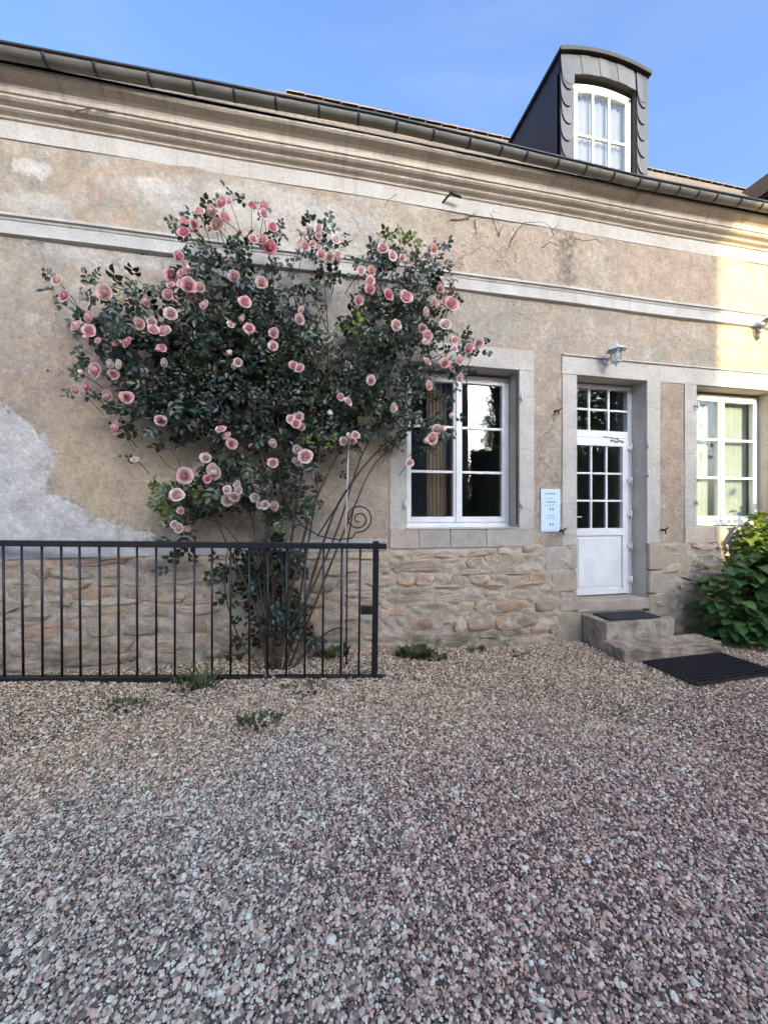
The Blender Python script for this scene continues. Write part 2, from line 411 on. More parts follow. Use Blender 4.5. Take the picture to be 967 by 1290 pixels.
M['grass'] = mat_leaf('weed_blade', .3, .35, .5)
M['petal'] = mat_petal()
M['cane'] = simple('rose_cane', (.075, .055, .035), .8, 0, .35, 20, .4, 50)
M['tendril'] = simple('dry_ivy_tendril', (.15, .115, .085), .9, 0, .3, 20, .3)
M['ground'] = mat_ground()
M['gravel'] = mat_gravel()
M['slate'] = mat_slate('slate_scale', (.032, .037, .049))
M['slate_dark'] = mat_slate('slate_dark', (.016, .016, .020), 9., .8)
M['cheek'] = mat_cheek()
M['roof'] = mat_roof('main_roof_tile', (.17, .145, .11), (.11, .095, .08))
M['tile'] = mat_stone('brown_roof_tile', (.24, .17, .115), (.16, .115, .085), True, .5, 5)
M['room'] = simple('dim_room_wall', (.36, .33, .28), .9)
M['drape'] = simple('brown_drape', (.30, .19, .115), .9, 0, .2, 9, .3, 20)
M['curtain'] = simple('white_net_curtain', (.78, .79, .80), .9, 0, .08, 6, .2, 14)
M['net'] = simple('grey_net_curtain', (.42, .45, .45), .9, 0, .08, 6, .2, 14)
M['blind'] = simple('pale_lavender_blind', (.22, .23, .30), .9, 0, .1, 4, .1)
M['rubber'] = simple('black_rubber', (.014, .014, .016), .6, 0, .2, 30, .2, 80)
M['coir'] = simple('dark_coir_mat', (.03, .03, .032), .95, 0, .3, 90, .8, 160)
M['sign'] = simple('pale_blue_sign', (.62, .74, .82), .4, 0, .03, 5, .02)
M['ink'] = simple('sign_ink', (.05, .08, .12), .6)
M['ink_pale'] = simple('sign_ink_pale', (.30, .42, .52), .6)
M['stake'] = simple('pale_stake', (.50, .46, .40), .7, 0, .2, 20)
M['opp_wall'] = mat_stone('warm_facade_render', (.40, .33, .25), (.34, .28, .21), False, .3, 2)
M['shutter'] = simple('grey_shutter', (.30, .31, .32), .6)
M['dark'] = simple('soffit_painted_shade', (.02, .018, .016), .8)  # near-black colour stands in for the shade under the wing's eave
M['bark'] = simple('bark', (.09, .07, .05), .9, 0, .3, 12, .6, 30)

# ================================================================== GROUND
def build_ground():
    gx = np.concatenate([[-600, -200, -80, -35, -18, -11, -8], np.linspace(-6.5, 9.5, 161), [11, 14, 20, 40, 90, 220, 600]])
    gy = np.concatenate([[-600, -200, -80, -40, -22, -14, -9, -6.5], np.linspace(-5.2, .8, 81), [1.5, 3, 8, 20, 60, 200, 600]])
    X, Y = np.meshgrid(gx, gy); Z = ground_z(X, Y)
    nx, ny = len(gx), len(gy); idx = np.arange(nx * ny).reshape(ny, nx)
    F = np.stack([idx[:-1, :-1], idx[:-1, 1:], idx[1:, 1:], idx[1:, :-1]], -1).reshape(-1, 4)
    me = np_mesh('ground', np.stack([X, Y, Z], -1).reshape(-1, 3), F, M['ground'], smooth=True)
    tag(link('ground', me), kind='structure')
build_ground()

# ================================================================== HOUSE
HX0, HX1 = -4.8, 7.75
house = empty('stone_house', (0, 0, 0))
tag(house, 'long old rendered stone house with slate dormer, white door and rubble plinth', 'house')
OPEN = [('w1', 1.05, 2.345, 1.315, 3.085), ('door', 3.08, 4.04, .47, 3.085), ('w2', 4.775, 6.06, 1.315, 3.085)]
RV = .21                                     # depth of the reveals

def build_wall():
    xs = sorted(set([HX0, HX1] + [o[1] for o in OPEN] + [o[2] for o in OPEN]))
    zs = [1.0, 1.315, 3.085, 5.1]
    mb = MB()
    def inside(x, z): return any(o[1] < x < o[2] and o[3] < z < o[4] for o in OPEN)
    def cell(x0, x1, z0, z1):
        nx = max(1, int((x1 - x0) / .12)); nz = max(1, int((z1 - z0) / .12))
        base = len(mb.v)
        for j in range(nz + 1):
            for i in range(nx + 1):
                x = lerp(x0, x1, i / nx); z = lerp(z0, z1, j / nz)
                y = .004 * math.sin(x * 3.1 + z * 1.7) + .004 * math.sin(x * 1.3 - z * 4.1)
                mb.v.append((x, y, z))
        for j in range(nz):
            for i in range(nx):
                a = base + j * (nx + 1) + i
                mb.f.append((a, a + 1, a + nx + 2, a + nx + 1)); mb.sm.append(True)
    for i in range(len(xs) - 1):
        for j in range(len(zs) - 1):
            if not inside((xs[i] + xs[i+1]) / 2, (zs[j] + zs[j+1]) / 2): cell(xs[i], xs[i+1], zs[j], zs[j+1])
    mb.build('wall', M['plaster'], house, fix=False)
    # reveals lined with dressed stone
    for nme, x0, x1, z0, z1 in OPEN:
        r = MB(); d = .30
        r.box(x0 - .06, x0, .012, d, z0, z1); r.box(x1, x1 + .06, .012, d, z0, z1)
        r.box(x0 - .06, x1 + .06, .012, d, z1, z1 + .06)
        if nme != 'door': r.box(x0 - .06, x1 + .06, .012, d, z0 - .05, z0)
        r.build('reveal', M['dressed'], house, bevel=.004)
    # body of the house behind the facade
    b = MB(); b.box(HX0, HX0 + .3, .02, 8.4, -.3, 5.1); b.box(HX0, HX1, 8.1, 8.4, -.3, 5.1)
    b.build('rear_wall', M['plaster'], house)
build_wall()

# cornice, frieze, string course, bands
def wavy(a, k=1.0): return lambda x: a * math.sin(x * .9 * k + .4) + a * .5 * math.sin(x * 2.7 * k)
xs_long = list(np.linspace(HX0, HX1, 90))
MB().extrude_x([(.05, 5.122), (-.262, 5.122), (-.262, 5.104), (-.248, 5.09), (-.19, 5.072), (-.165, 5.055), (-.158, 5.035), (-.156, 4.998), (-.142, 4.992), (-.139, 4.976),
                (-.122, 4.962), (-.10, 4.955), (-.082, 4.946), (-.078, 4.932), (-.062, 4.921), (-.044, 4.915), (-.03, 4.905), (-.027, 4.893), (-.014, 4.886), (.05, 4.88)], xs_long, wavy(.006)).build('cornice', M['cornice'], house)
MB().extrude_x([(.05, 4.885), (-.012, 4.885), (-.007, 4.735), (.05, 4.728)], xs_long, wavy(.008)).build('frieze', M['frieze'], house)
MB().extrude_x([(.05, 4.08), (-.02, 4.078), (-.052, 4.068), (-.054, 4.045), (-.034, 4.036), (-.03, 4.02), (-.022, 4.015), (-.022, 3.925), (-.034, 3.918), (-.036, 3.896), (-.012, 3.885), (.05, 3.88)],
               xs_long, wavy(.006)).build('string_course', M['string'], house)
MB().extrude_x([(.05, 3.312), (-.03, 3.312), (-.032, 3.296), (-.012, 3.290), (-.011, 3.09), (.05, 3.09)], list(np.linspace(2.885, HX1, 40)), wavy(.003)).build('lintel_band', M['dressed'], house)
MB().extrude_x([(.05, 1.215), (-.018, 1.212), (-.026, 1.10), (.05, 1.10)], list(np.linspace(HX0, .835, 50)), wavy(.006)).build('plinth_band', M['cement'], house)

def irregular_box(name, x0, x1, y0, y1, z0, z1, mat, parent, color, jit=.004, bev=.008):
    mb = MB(); mb.box(x0, x1, y0, y1, z0, z1)
    mb.v = [(a + random.uniform(-jit, jit), b + random.uniform(-jit, jit) * .5, c + random.uniform(-jit, jit)) for a, b, c in mb.v]
    return mb.build(name, mat, parent, bevel=bev, color=color)
def tone(base=1.0, var=.08, warm=.03):
    b = base + random.uniform(-var, var); w = random.uniform(-warm, warm); return (b * (1 + w), b, b * (1 - w), 1)

# dressed surrounds, block by block
def surround(name, x0, x1, z0, z1, w, lintel=True, bottom=1.1, bot_blocks=None, left=True, right=True):
    e = empty(name, (0, 0, 0), house)
    yb, yf = .05, -.012
    for side, on in ((-1, left), (1, right)):
        if not on: continue
        z = bottom
        while z < z1 - .01:
            h = min(random.uniform(.42, .62), z1 - z)
            if z1 - z - h < .2: h = z1 - z
            a, b = (x0 - w, x0 - .0015) if side < 0 else (x1 + .0015, x1 + w)
            irregular_box('block', a, b, yf, yb, z + .0008, z + h - .0008, M['dressed'], e, (1, 1, 1, 1), .0006, .002)
            z += h
    if lintel:
        irregular_box('block', x0 - w, x1 + w, yf - .001, yb, z1 + .001, z1 + .228, M['dressed'], e, (1, 1, 1, 1), .001, .004)
    return e
surround('window_surround', 1.05, 2.345, 1.315, 3.085, .185, True, 1.315)
surround('door_surround', 3.08, 4.04, .47, 3.085, .19, False, 1.12)
surround('window_surround', 4.775, 6.06, 1.315, 3.085, .18, False, 1.12)
# sill courses
for a, b in ((.865, 2.53), (4.595, 6.24)):
    e = empty('sill_course', (0, 0, 0), house); x = a
    while x < b - .01:
        w = min(random.uniform(.3, .5), b - x)
        if b - x - w < .15: w = b - x
        irregular_box('block', x + .002, x + w - .002, -.02, .30, 1.115, 1.313, M['jamb'], e, tone(1.12, .12, .05), .003, .006); x += w
MB().box(1.052, 2.343, -.028, .24, 1.3135, 1.328).build('window_sill', M['dressed'], house, bevel=.004)

# rubble plinth: every stone a piece of its own
plinth = MB()
def build_plinth():
    xs = np.linspace(HX0, HX1, 320); zs = np.linspace(-.3, 1.12, 64)
    for a, b in ((HX0, 2.995), (4.15, HX1)):
        xx = np.linspace(a, b, int((b - a) / .024)); base = len(plinth.v)
        for z in zs:
            for x in xx:
                y = -.024 + .012 * math.sin(x * 9.1 + z * 13) * math.sin(z * 27 - x * 5) + .006 * math.sin(x * 31 + z * 47 + 3 * math.sin(x * 7)) + random.uniform(-.006, .006)
                if z > 1.09: y = -.004
                plinth.v.append((x, y, z))
        nx = len(xx)
        for j in range(len(zs) - 1):
            for i in range(nx - 1):
                q = base + j * nx + i; plinth.f.append((q, q + 1, q + nx + 1, q + nx)); plinth.sm.append(True)
    return plinth.build('plinth', M['mortar'], house, fix=False)
PLO = build_plinth()
def stone_mesh(w, h, prot, seed):
    r = random.Random(seed); n = r.choice((9, 10, 11, 12)); v = []; f = []
    pw = r.uniform(2.3, 5.0); sk = r.uniform(-.25, .25)
    outl = []
    for k in range(n):
        a = 2 * math.pi * (k + r.uniform(.25, .75)) / n; ca, sa = math.cos(a), math.sin(a)
        rr = (abs(ca) ** pw + abs(sa) ** pw) ** (-1 / pw) * r.uniform(.80, 1.04)
        outl.append(((ca * rr + sk * sa * rr * h / w) * w / 2, sa * rr * h / 2))
    slope = r.uniform(-.014, .014); sl2 = r.uniform(-.016, .010)
    for ring, (s_, y) in enumerate(((1.0, .03), (1.0, -.2 * prot), (.93, -.85 * prot), (.55, -1.0 * prot))):
        for (a, b) in outl:
            dy = r.uniform(-.22, .22) * prot + slope * a / w * 2 + sl2 * b / h * 2 if ring >= 2 else 0
            v.append((a * s_ + (r.uniform(-.012, .012) if ring > 1 else 0), y + dy, b * s_ + (r.uniform(-.006, .006) if ring > 1 else 0)))
    v.append((r.uniform(-.1, .1) * w, -r.uniform(.8, 1.1) * prot, r.uniform(-.1, .1) * h))
    for ring in range(3):
        for k in range(n):
            k2 = (k + 1) % n; f.append((ring*n+k, ring*n+k2, (ring+1)*n+k2, (ring+1)*n+k))
    for k in range(n): f.append((3*n+k, 3*n+(k+1) % n, 4*n))
    mb = MB(); mb.add(v, f, True); fl = r.random() < .65; mb.sm = [not fl] * len(f); return mb
STONE_TONES = [(1.12, 1.05, .96), (1.04, 1.0, .97), (1.12, 1.0, .9), (.92, .90, .86), (1.10, .96, .92), (1.15, 1.1, 1.03), (.88, .87, .78), (1.0, .94, .89), (1.08, 1.03, 1.0), (1.12, .93, .80)]
def build_stones():
    n = 0
    for (a, b) in ((-3.0, 2.84), (4.3, 6.2)):
        z = -.07
        while z < 1.085:
            h = random.choice((random.uniform(.06, .10), random.uniform(.09, .15), random.uniform(.11, .17)))
            if 1.105 - z - h < .05: h = 1.105 - z
            x = a + random.uniform(-.2, .0); ph = random.uniform(0, 6)
            while x < b:
                w = random.choice((random.uniform(.13, .24), random.uniform(.2, .42), random.uniform(.3, .55))) * (1.25 if h < .1 else 1)
                lim = 2.84 if z < .56 else (2.72 if z < .82 else 2.64)
                if x < 3 and x + w > lim: w = lim - x
                if w < .09: break
                if x > 4.2 and (z + h > .78 and x < 4.64 or z + h > .24 and x < 4.46): x += .1; continue
                hh = h * random.uniform(.82, 1.18)
                o = stone_mesh(w * 1.02, hh, random.uniform(.006, .027), n).build('stone', M['rubble'], PLO)
                o.location = (x + w / 2, -.020, z + h / 2 + .022 * math.sin(x * 1.7 + ph) + random.uniform(-.012, .012)); o.rotation_euler = (random.uniform(-.05, .05), random.uniform(-.09, .09), random.uniform(-.04, .04))
                t = random.choice(STONE_TONES); g = random.uniform(.9, 1.12)
                o.color = (t[0] * g, t[1] * g, t[2] * g, 1)
                x += w * random.uniform(1.0, 1.05); n += 1
            z += h
    print('stones', n)
build_stones()
# dressed blocks beside the door
eb = empty('door_quoin', (0, 0, 0), house)
for x0, x1, z0, z1, t in [(2.66, 2.955, .84, 1.105, (1.04, 1.06, 1.1)), (2.74, 3.075, .58, .835, (1.02, .98, .92)), (2.84, 3.075, .36, .575, (1.0, .96, .9)), (2.955, 3.075, .84, 1.118, (.98, 1.0, 1.02)),
                          (4.045, 4.62, .80, 1.118, (1.06, .98, .9)), (4.045, 4.45, .52, .795, (1.0, .97, .92)), (4.045, 4.36, .24, .515, (.92, .88, .82)), (3.98, 4.30, -.1, .235, (.86, .82, .74)), (2.80, 3.13, -.1, .355, (.86, .82, .74))]:
    irregular_box('block', x0 + .004, x1 - .004, -.028 - random.uniform(0, .008), .30, z0 + .004, z1 - .004, M['jamb'], eb, (*t, 1), .007, .014)
irregular_box('door_base', 3.132, 3.975, -.026, .28, -.2, .333, M['jamb'], house, (.8, .76, .7, 1), .003, .01)
irregular_box('threshold', 3.06, 4.06, -.035, .32, .335, .468, M['jamb'], house, (.95, .93, .88, 1), .006, .018)

# -------------------------------------------------- windows
def casement(name, x0, x1, z0, z1, y, curtain=False):
    w = empty(name, (0, 0, 0), house)
    fr = .042; d0, d1 = y - .03, y + .05
    m = MB(); m.box(x0, x0 + fr, d0, d1, z0, z1); m.box(x1 - fr, x1, d0, d1, z0, z1)
    m.box(x0 + fr, x1 - fr, d0, d1, z1 - fr, z1); m.box(x0 + fr, x1 - fr, d0 - .012, d1, z0, z0 + .05); m.build('frame', M['white'], w, bevel=.003)
    m = MB(); m.box(x0 + .01, x1 - .01, d0 - .045, d0 - .013, z0 - .006, z0 + .022); m.build('drip_rail', M['white'], w, bevel=.004)
    xm = (x0 + x1) / 2; st = .05
    for a, b in ((x0 + fr + .003, xm - .002), (xm + .002, x1 - fr - .003)):
        za, zb = z0 + .054, z1 - fr - .003; s0, s1 = y - .045, y + .012
        m = MB(); m.box(a, a + st, s0, s1, za, zb); m.box(b - st, b, s0, s1, za, zb); m.box(a + st, b - st, s0, s1, zb - st, zb); m.box(a + st, b - st, s0, s1, za, za + st * 1.25)
        m.build('sash', M['white'], w, bevel=.004)
        za2, zb2 = za + st * 1.25, zb - st; hh = (zb2 - za2) / 3
        for k in (1, 2):
            MB().box(a + st, b - st, s0 + .006, s1 - .006, za2 + hh * k - .014, za2 + hh * k + .014).build('glazing_bar', M['white'], w, bevel=.003)
        for k in range(3):
            MB().box(a + st, b - st, y - .018, y - .014, za2 + hh * k + (.014 if k else 0), za2 + hh * (k + 1) - (.014 if k < 2 else 0)).build('pane', M['glass'], w)
    MB().box(xm - .028, xm + .028, y - .062, y - .046, z0 + .056, z1 - fr - .006).build('cover_strip', M['white'], w, bevel=.006)
    if curtain:
        cm_ = MB(); n = 60; v = []; f = []
        for i in range(n + 1):
            x = lerp(x0 + .05, x1 - .05, i / n); yy = y + .075 + .004 * math.sin(i * 1.35)
            v += [(x, yy, z0 + .03), (x, yy, z1 - .03)]
        for i in range(n): f.append((2*i, 2*i+2, 2*i+3, 2*i+1))
        cm_.add(v, f, True); cm_.build('net_curtain', M['net'], w, fix=False)
    return w
w1e = casement('casement_window', 1.056, 2.339, 1.33, 3.06, RV + .02)
for xa, xb in ((1.38, 1.62), (1.66, 1.80)):
    v = []; f = []
    for i in range(31):
        x = lerp(xa, xb, i / 30); v += [(x, .33 + .014 * math.sin(i * 1.1), 1.34), (x, .33 + .014 * math.sin(i * 1.1 + .4), 3.05)]
    for i in range(30): f.append((2*i, 2*i+2, 2*i+3, 2*i+1))
    MB().add(v, f, True).build('drape', M['drape'], w1e, fix=False)
casement('casement_window', 4.781, 6.054, 1.33, 3.06, RV + .02, True)
def room(x0, x1, z0, z1, y0=.31, y1=3.2):
    m = MB()
    m.quad((x0, y1, z0), (x1, y1, z0), (x1, y1, z1), (x0, y1, z1)); m.quad((x0, y0, z0), (x0, y1, z0), (x0, y1, z1), (x0, y0, z1))
    m.quad((x1, y0, z0), (x1, y1, z0), (x1, y1, z1), (x1, y0, z1)); m.quad((x0, y0, z0), (x1, y0, z0), (x1, y1, z0), (x0, y1, z0)); m.quad((x0, y0, z1), (x1, y0, z1), (x1, y1, z1), (x0, y1, z1))
    m.build('room', M['room'], house, fix=False)
room(.5, 2.85, .45, 3.3); room(2.9, 4.4, .45, 3.3); room(4.45, 6.5, .45, 3.3)

# shutter pintles, stays
def pintle(u, v, s=1):
    p = W(u, v); m = MB()
    m.tube([p + Vector((.02 * s, .02, 0)), p + Vector((0, -.045, 0))], .011, 6); m.tube([p + Vector((0, -.045, -.035)), p + Vector((0, -.045, .05))], .011, 6)
    m.build('shutter_pintle', M['rust_iron' if s < 0 else 'lamp_metal'], house)
for u, v in ((654, 503), (654, 637), (509, 637), (874, 512), (873, 633), (812, 561), (812, 598)): pintle(u, v)
def stay(u, v):
    p = W(u, v); m = MB()
    m.tube([p + Vector((0, .03, 0)), p + Vector((0, -.07, 0))], .009, 6); m.tube([p + Vector((-.05, -.07, -.012)), p + Vector((0, -.072, .0)), p + Vector((.045, -.07, .028))], [.009, .012, .007], 6)
    m.tube([p + Vector((0, -.072, 0)), p + Vector((.004, -.074, -.05))], [.009, .006], 6)
    m.build('shutter_stay', M['rust_iron'], house)
for u, v in ((704, 668), (831, 667), (698, 519)): stay(u, v)
MB().tube([(2.318, -.006, 1.36), (2.318, -.006, 3.05)], .008, 6).build('espagnolette_rod', M['rust_iron'], house)

# -------------------------------------------------- door
def build_door():
    d = empty('entrance_door', (0, 0, 0), house); y = RV + .02
    x0, x1, z0, z1 = 3.083, 4.037, .47, 3.075; fr = .06
    m = MB(); m.box(x0, x0 + fr, y - .03, y + .05, z0, z1); m.box(x1 - fr, x1, y - .03, y + .05, z0, z1); m.box(x0 + fr, x1 - fr, y - .03, y + .05, z1 - .055, z1)
    m.box(x0 + fr, x1 - fr, y - .032, y + .05, 2.42, 2.505); m.build('door_frame', M['white'], d, bevel=.004)
    def glazing(a, b, za, zb, nx, nz, yy):
        bw = .012; px = (b - a) / nx; pz = (zb - za) / nz
        for i in range(1, nx): MB().box(a + px * i - bw, a + px * i + bw, yy - .026, yy + .006, za, zb).build('glazing_bar', M['white'], d, bevel=.003)
        for j in range(1, nz): MB().box(a, b, yy - .023, yy + .004, za + pz * j - bw, za + pz * j + bw).build('glazing_bar', M['white'], d, bevel=.003)
        for i in range(nx):
            for j in range(nz): MB().box(a + px * i + bw, a + px * (i + 1) - bw, yy - .012, yy - .008, za + pz * j + bw, za + pz * (j + 1) - bw).build('pane', M['glass'], d)
    glazing(x0 + fr, x1 - fr, 2.505, z1 - .055, 3, 2, y)
    a, b, za, zb = x0 + fr + .004, x1 - fr - .004, z0 + .012, 2.416; st = .085
    m = MB(); s0, s1 = y - .042, y + .014
    m.box(a, a + st, s0, s1, za, zb); m.box(b - st, b, s0, s1, za, zb); m.box(a + st, b - st, s0, s1, zb - .10, zb); m.box(a + st, b - st, s0, s1, za, za + .07); m.box(a + st, b - st, s0, s1, 1.21, 1.30)
    m.build('leaf_frame', M['white'], d, bevel=.004)
    glazing(a + st, b - st, 1.30, zb - .10, 3, 3, y)
    m = MB(); m.box(a + st, b - st, y - .022, y + .004, za + .07, 1.21); m.box(a + st + .03, b - st - .03, y - .034, y - .021, za + .10, 1.18); m.build('panel', M['white'], d, bevel=.008)
    for v in (565, 606, 648, 688, 729):
        z = W(792, v, y).z; h = MB(); h.box(x1 - fr - .028, x1 - fr + .034, y - .058, y - .0425, z - .022, z + .022); h.tube([(x1 - fr + .012, y - .064, z - .045), (x1 - fr + .012, y - .064, z + .045)], .014, 8)
        h.build('hinge', M['white'], d)
    # small dark script plate on the top rail
    h = MB(); pts = []
    zt = 2.375; xa, xb = 3.70, 3.90
    for i in range(60):
        q = i / 59; pts.append((lerp(xa, xb, q) + .009 * math.sin(q * 44), s0 - .004, zt + .011 * math.cos(q * 44) + .008 * math.sin(q * 11)))
    h.tube(pts, .0045, 4); h.tube([(3.60, s0 - .006, zt + .055), (3.72, s0 - .008, zt + .045), (3.80, s0 - .01, zt + .035)], .004, 4); h.tube([(3.80, s0 - .01, zt + .035), (3.80, s0 - .02, zt + .035)], .010, 6)
    h.build('door_sign', M['iron'], d)
    h = MB(); h.box(3.155, 3.185, s0 - .006, s0, 1.30, 1.50); h.tube([(3.17, s0 - .02, 1.44), (3.17, s0 - .045, 1.44), (3.26, s0 - .05, 1.44)], .008, 6); h.build('handle', M['lamp_metal'], d)
build_door()

# -------------------------------------------------- gutter
GP = [(-5.2, 5.12), (-2.32, 5.16), (-.8, 5.195), (.7, 5.222), (2.01, 5.197), (3.66, 5.152), (5.36, 5.165), (7.8, 5.16)]
def gz(x): return float(np.interp(x, [p[0] for p in GP], [p[1] for p in GP]))
def build_gutter():
    m = MB(); n = 10; cyc, r = -.320, .056; pr = []
    for k in range(n + 1):
        a = math.pi * k / n; pr.append((cyc - r * math.cos(a), -r * 1.05 * math.sin(a)))
    for k in range(n, -1, -1):
        a = math.pi * k / n; pr.append((cyc - (r - .004) * math.cos(a), -(r * 1.05 - .004) * math.sin(a) + .001))
    xs = list(np.linspace(HX0 - .3, 7.42, 120))
    m.extrude_x(pr, xs, gz); m.sm = [True] * len(m.sm)
    g = m.build('gutter', M['zinc'], house)
    MB().tube([(x, cyc - r - .004, gz(x)) for x in xs], .012, 8).build('rolled_edge', M['zinc_lip'], g)
    for u in (-75, 53, 117, 186, 243, 294, 347, 402, 452, 500, 547, 593, 633, 665, 705, 740, 775, 808, 832, 858, 882, 905, 935, 962):
        x = W(u, 150, -.38).x
        b = MB(); pp = []
        for k in range(n + 1):
            a = math.pi * k / n * .92; pp.append((cyc - (r + .003) * math.cos(a), -(r * 1.05 + .003) * math.sin(a)))
        for i in range(len(pp) - 1):
            (ya, za), (yb_, zb_) = pp[i], pp[i + 1]; o = gz(x)
            b.add([(x - .011, ya, za + o), (x + .011, ya, za + o), (x + .011, yb_, zb_ + o), (x - .011, yb_, zb_ + o),
                   (x - .011, ya - .003, za + o - .003), (x + .011, ya - .003, za + o - .003), (x + .011, yb_ - .003, zb_ + o - .003), (x - .011, yb_ - .003, zb_ + o - .003)],
                  [(4, 5, 6, 7), (0, 4, 7, 3), (1, 2, 6, 5)], True)
        b.build('gutter_bracket', M['zinc_lip'], g, fix=False)
build_gutter()

# -------------------------------------------------- roof
PITCH = math.tan(R(48)); EY, EZ = -.26, 5.145; RY = 3.95; RZ = EZ + (RY - EY) * PITCH
def rz(y): return EZ + (y - EY) * PITCH
def build_roof():
    m = MB(); hx = -.35; ex = HX0 - .25
    m.add([(ex, EY, EZ), (12, EY, EZ), (12, RY, RZ), (hx, RY, RZ)], [(0, 1, 2, 3)])
    m.add([(ex, EY, EZ), (hx, RY, RZ), (ex, 2 * RY - EY, EZ)], [(0, 1, 2)])
    m.add([(12, 2 * RY - EY, EZ), (12, RY, RZ), (hx, RY, RZ), (ex, 2 * RY - EY, EZ)], [(0, 1, 2, 3)])
    m.add([(ex, EY, EZ - .02), (12, EY, EZ - .02), (12, 2 * RY - EY, EZ - .02), (ex, 2 * RY - EY, EZ - .02)], [(0, 1, 2, 3)])
    rf = m.build('roof', M['roof'], house, fix=False)
    x = hx
    while x < 11:
        w = .36; b = MB(); n = 7; v = []; f = []
        for s_ in (0, 1):
            for k in range(n):
                a = math.pi * k / (n - 1); v.append((x + s_ * (w - .012), RY - .10 * math.cos(a), RZ - .05 + .07 * math.sin(a) + (.01 if s_ else 0)))
        for k in range(n - 1): f.append((k, k + 1, n + k + 1, n + k))
        b.add(v, f, True); o = b.build('ridge_tile', M['tile'], rf, color=tone(.8, .15)); x += w
build_roof()

# -------------------------------------------------- dormer
def build_dormer():
    d = empty('dormer', (0, 0, 0), house)
    x0, x1, yf = 2.975, 4.195, .15; zt = 6.95; xm = (x0 + x1) / 2; rise = .075
    def arch(x, base=zt, rs=rise): q = (x - xm) / (xm - x0); return base + rs * (1 - q * q)
    yb = (zt - EZ) / PITCH + EY
    # cheeks
    for x in (x0, x1):
        m = MB(); s_ = -1 if x == x0 else 1
        m.add([(x, yf + .01, rz(yf) - .1), (x, yf + .01, zt), (x, yb + .3, zt), (x - s_ * .05, yf + .01, rz(yf) - .1), (x - s_ * .05, yf + .01, zt), (x - s_ * .05, yb + .3, zt)],
              [(0, 1, 2), (3, 5, 4), (0, 3, 4, 1), (1, 4, 5, 2), (0, 2, 5, 3)]); m.build('cheek', M['cheek'], d)
    # front board with arched opening
    ox0, ox1, oz1, orise = 3.15, 4.035, 6.76, .06
    def oarch(x): q = (x - (ox0 + ox1) / 2) / ((ox1 - ox0) / 2); return oz1 + orise * (1 - q * q)
    m = MB(); n = 16
    m.box(x0, ox0, yf, yf + .05, 5.2, oz1); m.box(ox1, x1, yf, yf + .05, 5.2, oz1)
    v = []; f = []
    xs = [x0] + list(np.linspace(ox0, ox1, n)) + [x1]
    for x in xs:
        lo = oarch(x) if ox0 < x < ox1 else oz1
        v += [(x, yf, lo), (x, yf, arch(x)), (x, yf + .05, lo), (x, yf + .05, arch(x))]
    for i in range(len(xs) - 1):
        a = 4 * i; f += [(a, a+4, a+5, a+1), (a+2, a+3, a+7, a+6), (a, a+2, a+6, a+4), (a+1, a+5, a+7, a+3)]
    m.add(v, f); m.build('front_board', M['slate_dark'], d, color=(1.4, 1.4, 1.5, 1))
    # reveal lining
    m = MB(); yr = yf + .17
    m.box(ox0 - .02, ox0, yf + .05, yr, 5.2, oz1); m.box(ox1, ox1 + .02, yf + .05, yr, 5.2, oz1); v = []; f = []
    xs = np.linspace(ox0, ox1, n)
    for x in xs: v += [(x, yf + .05, oarch(x)), (x, yr, oarch(x)), (x, yf + .05, oarch(x) + .02), (x, yr, oarch(x) + .02)]
    for i in range(n - 1): a = 4 * i; f += [(a, a+1, a+5, a+4), (a+2, a+6, a+7, a+3)]
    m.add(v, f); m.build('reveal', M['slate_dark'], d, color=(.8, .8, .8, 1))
    # scale slates on the two stiles
    def scale_slate(cx, ztop, w, h, y, rot=0.0, parent=d, lean=.02):
        pts = [(-w/2, 0), (w/2, 0)]
        for k in range(0, 9):
            a = math.pi * k / 8; pts.append((w/2 * math.cos(a), -h + (h * .42) * (1 - math.sin(a)) ))
        v = []; 
        for yy in (0, .007):
            for (a, b) in pts:
                c, s_ = math.cos(rot), math.sin(rot); v.append((cx + a * c - b * s_, y + yy - lean * (-b) / h, ztop + a * s_ + b * c))
        n_ = len(pts); f = [tuple(range(n_)), tuple(range(n_, 2 * n_))[::-1]] + [(i, (i + 1) % n_, n_ + (i + 1) % n_, n_ + i) for i in range(n_)]
        MB().add(v, f).build('slate', M['slate'], parent, color=tone(1, .3, .02))
    for (a, b) in ((x0 + .002, ox0 - .004), (ox1 + .004, x1 - .002)):
        k = 0; z = 5.35
        while z < oz1 + .30:
            scale_slate((a + b) / 2 + random.uniform(-.004, .004), min(z + .34, 6.98), b - a, .40, yf - .012, random.uniform(-.03, .03), lean=.03); z += .205; k += 1
    for i in range(7):      # plain slates following the arch, joints leaning
        q0, q1 = i / 7, (i + 1) / 7; xa, xb = lerp(ox0 - .002, ox1 + .002, q0), lerp(ox0 - .002, ox1 + .002, q1); sh = .035
        lo = lambda x: oarch(min(max(x, ox0 + .001), ox1 - .001)) - .012
        yy0 = yf - .012 - .004 * (i % 2)
        P4 = [(xa + .002, lo(xa)), (xb - .002, lo(xb)), (xb - .002 - sh, arch(xb - sh) - .004), (xa + .002 - sh, arch(xa - sh) - .004)]
        v = [(x, yy0, z) for x, z in P4] + [(x, yy0 + .008, z) for x, z in P4]
        MB().add(v, [(0, 1, 2, 3), (7, 6, 5, 4), (0, 4, 5, 1), (1, 5, 6, 2), (2, 6, 7, 3), (3, 7, 4, 0)]).build('slate', M['slate'], d, color=tone(1, .3, .02))
    # dormer roof: curved slab with dark edge
    m = MB(); v = []; f = []; xs = np.linspace(x0 - .03, x1 + .03, 18)
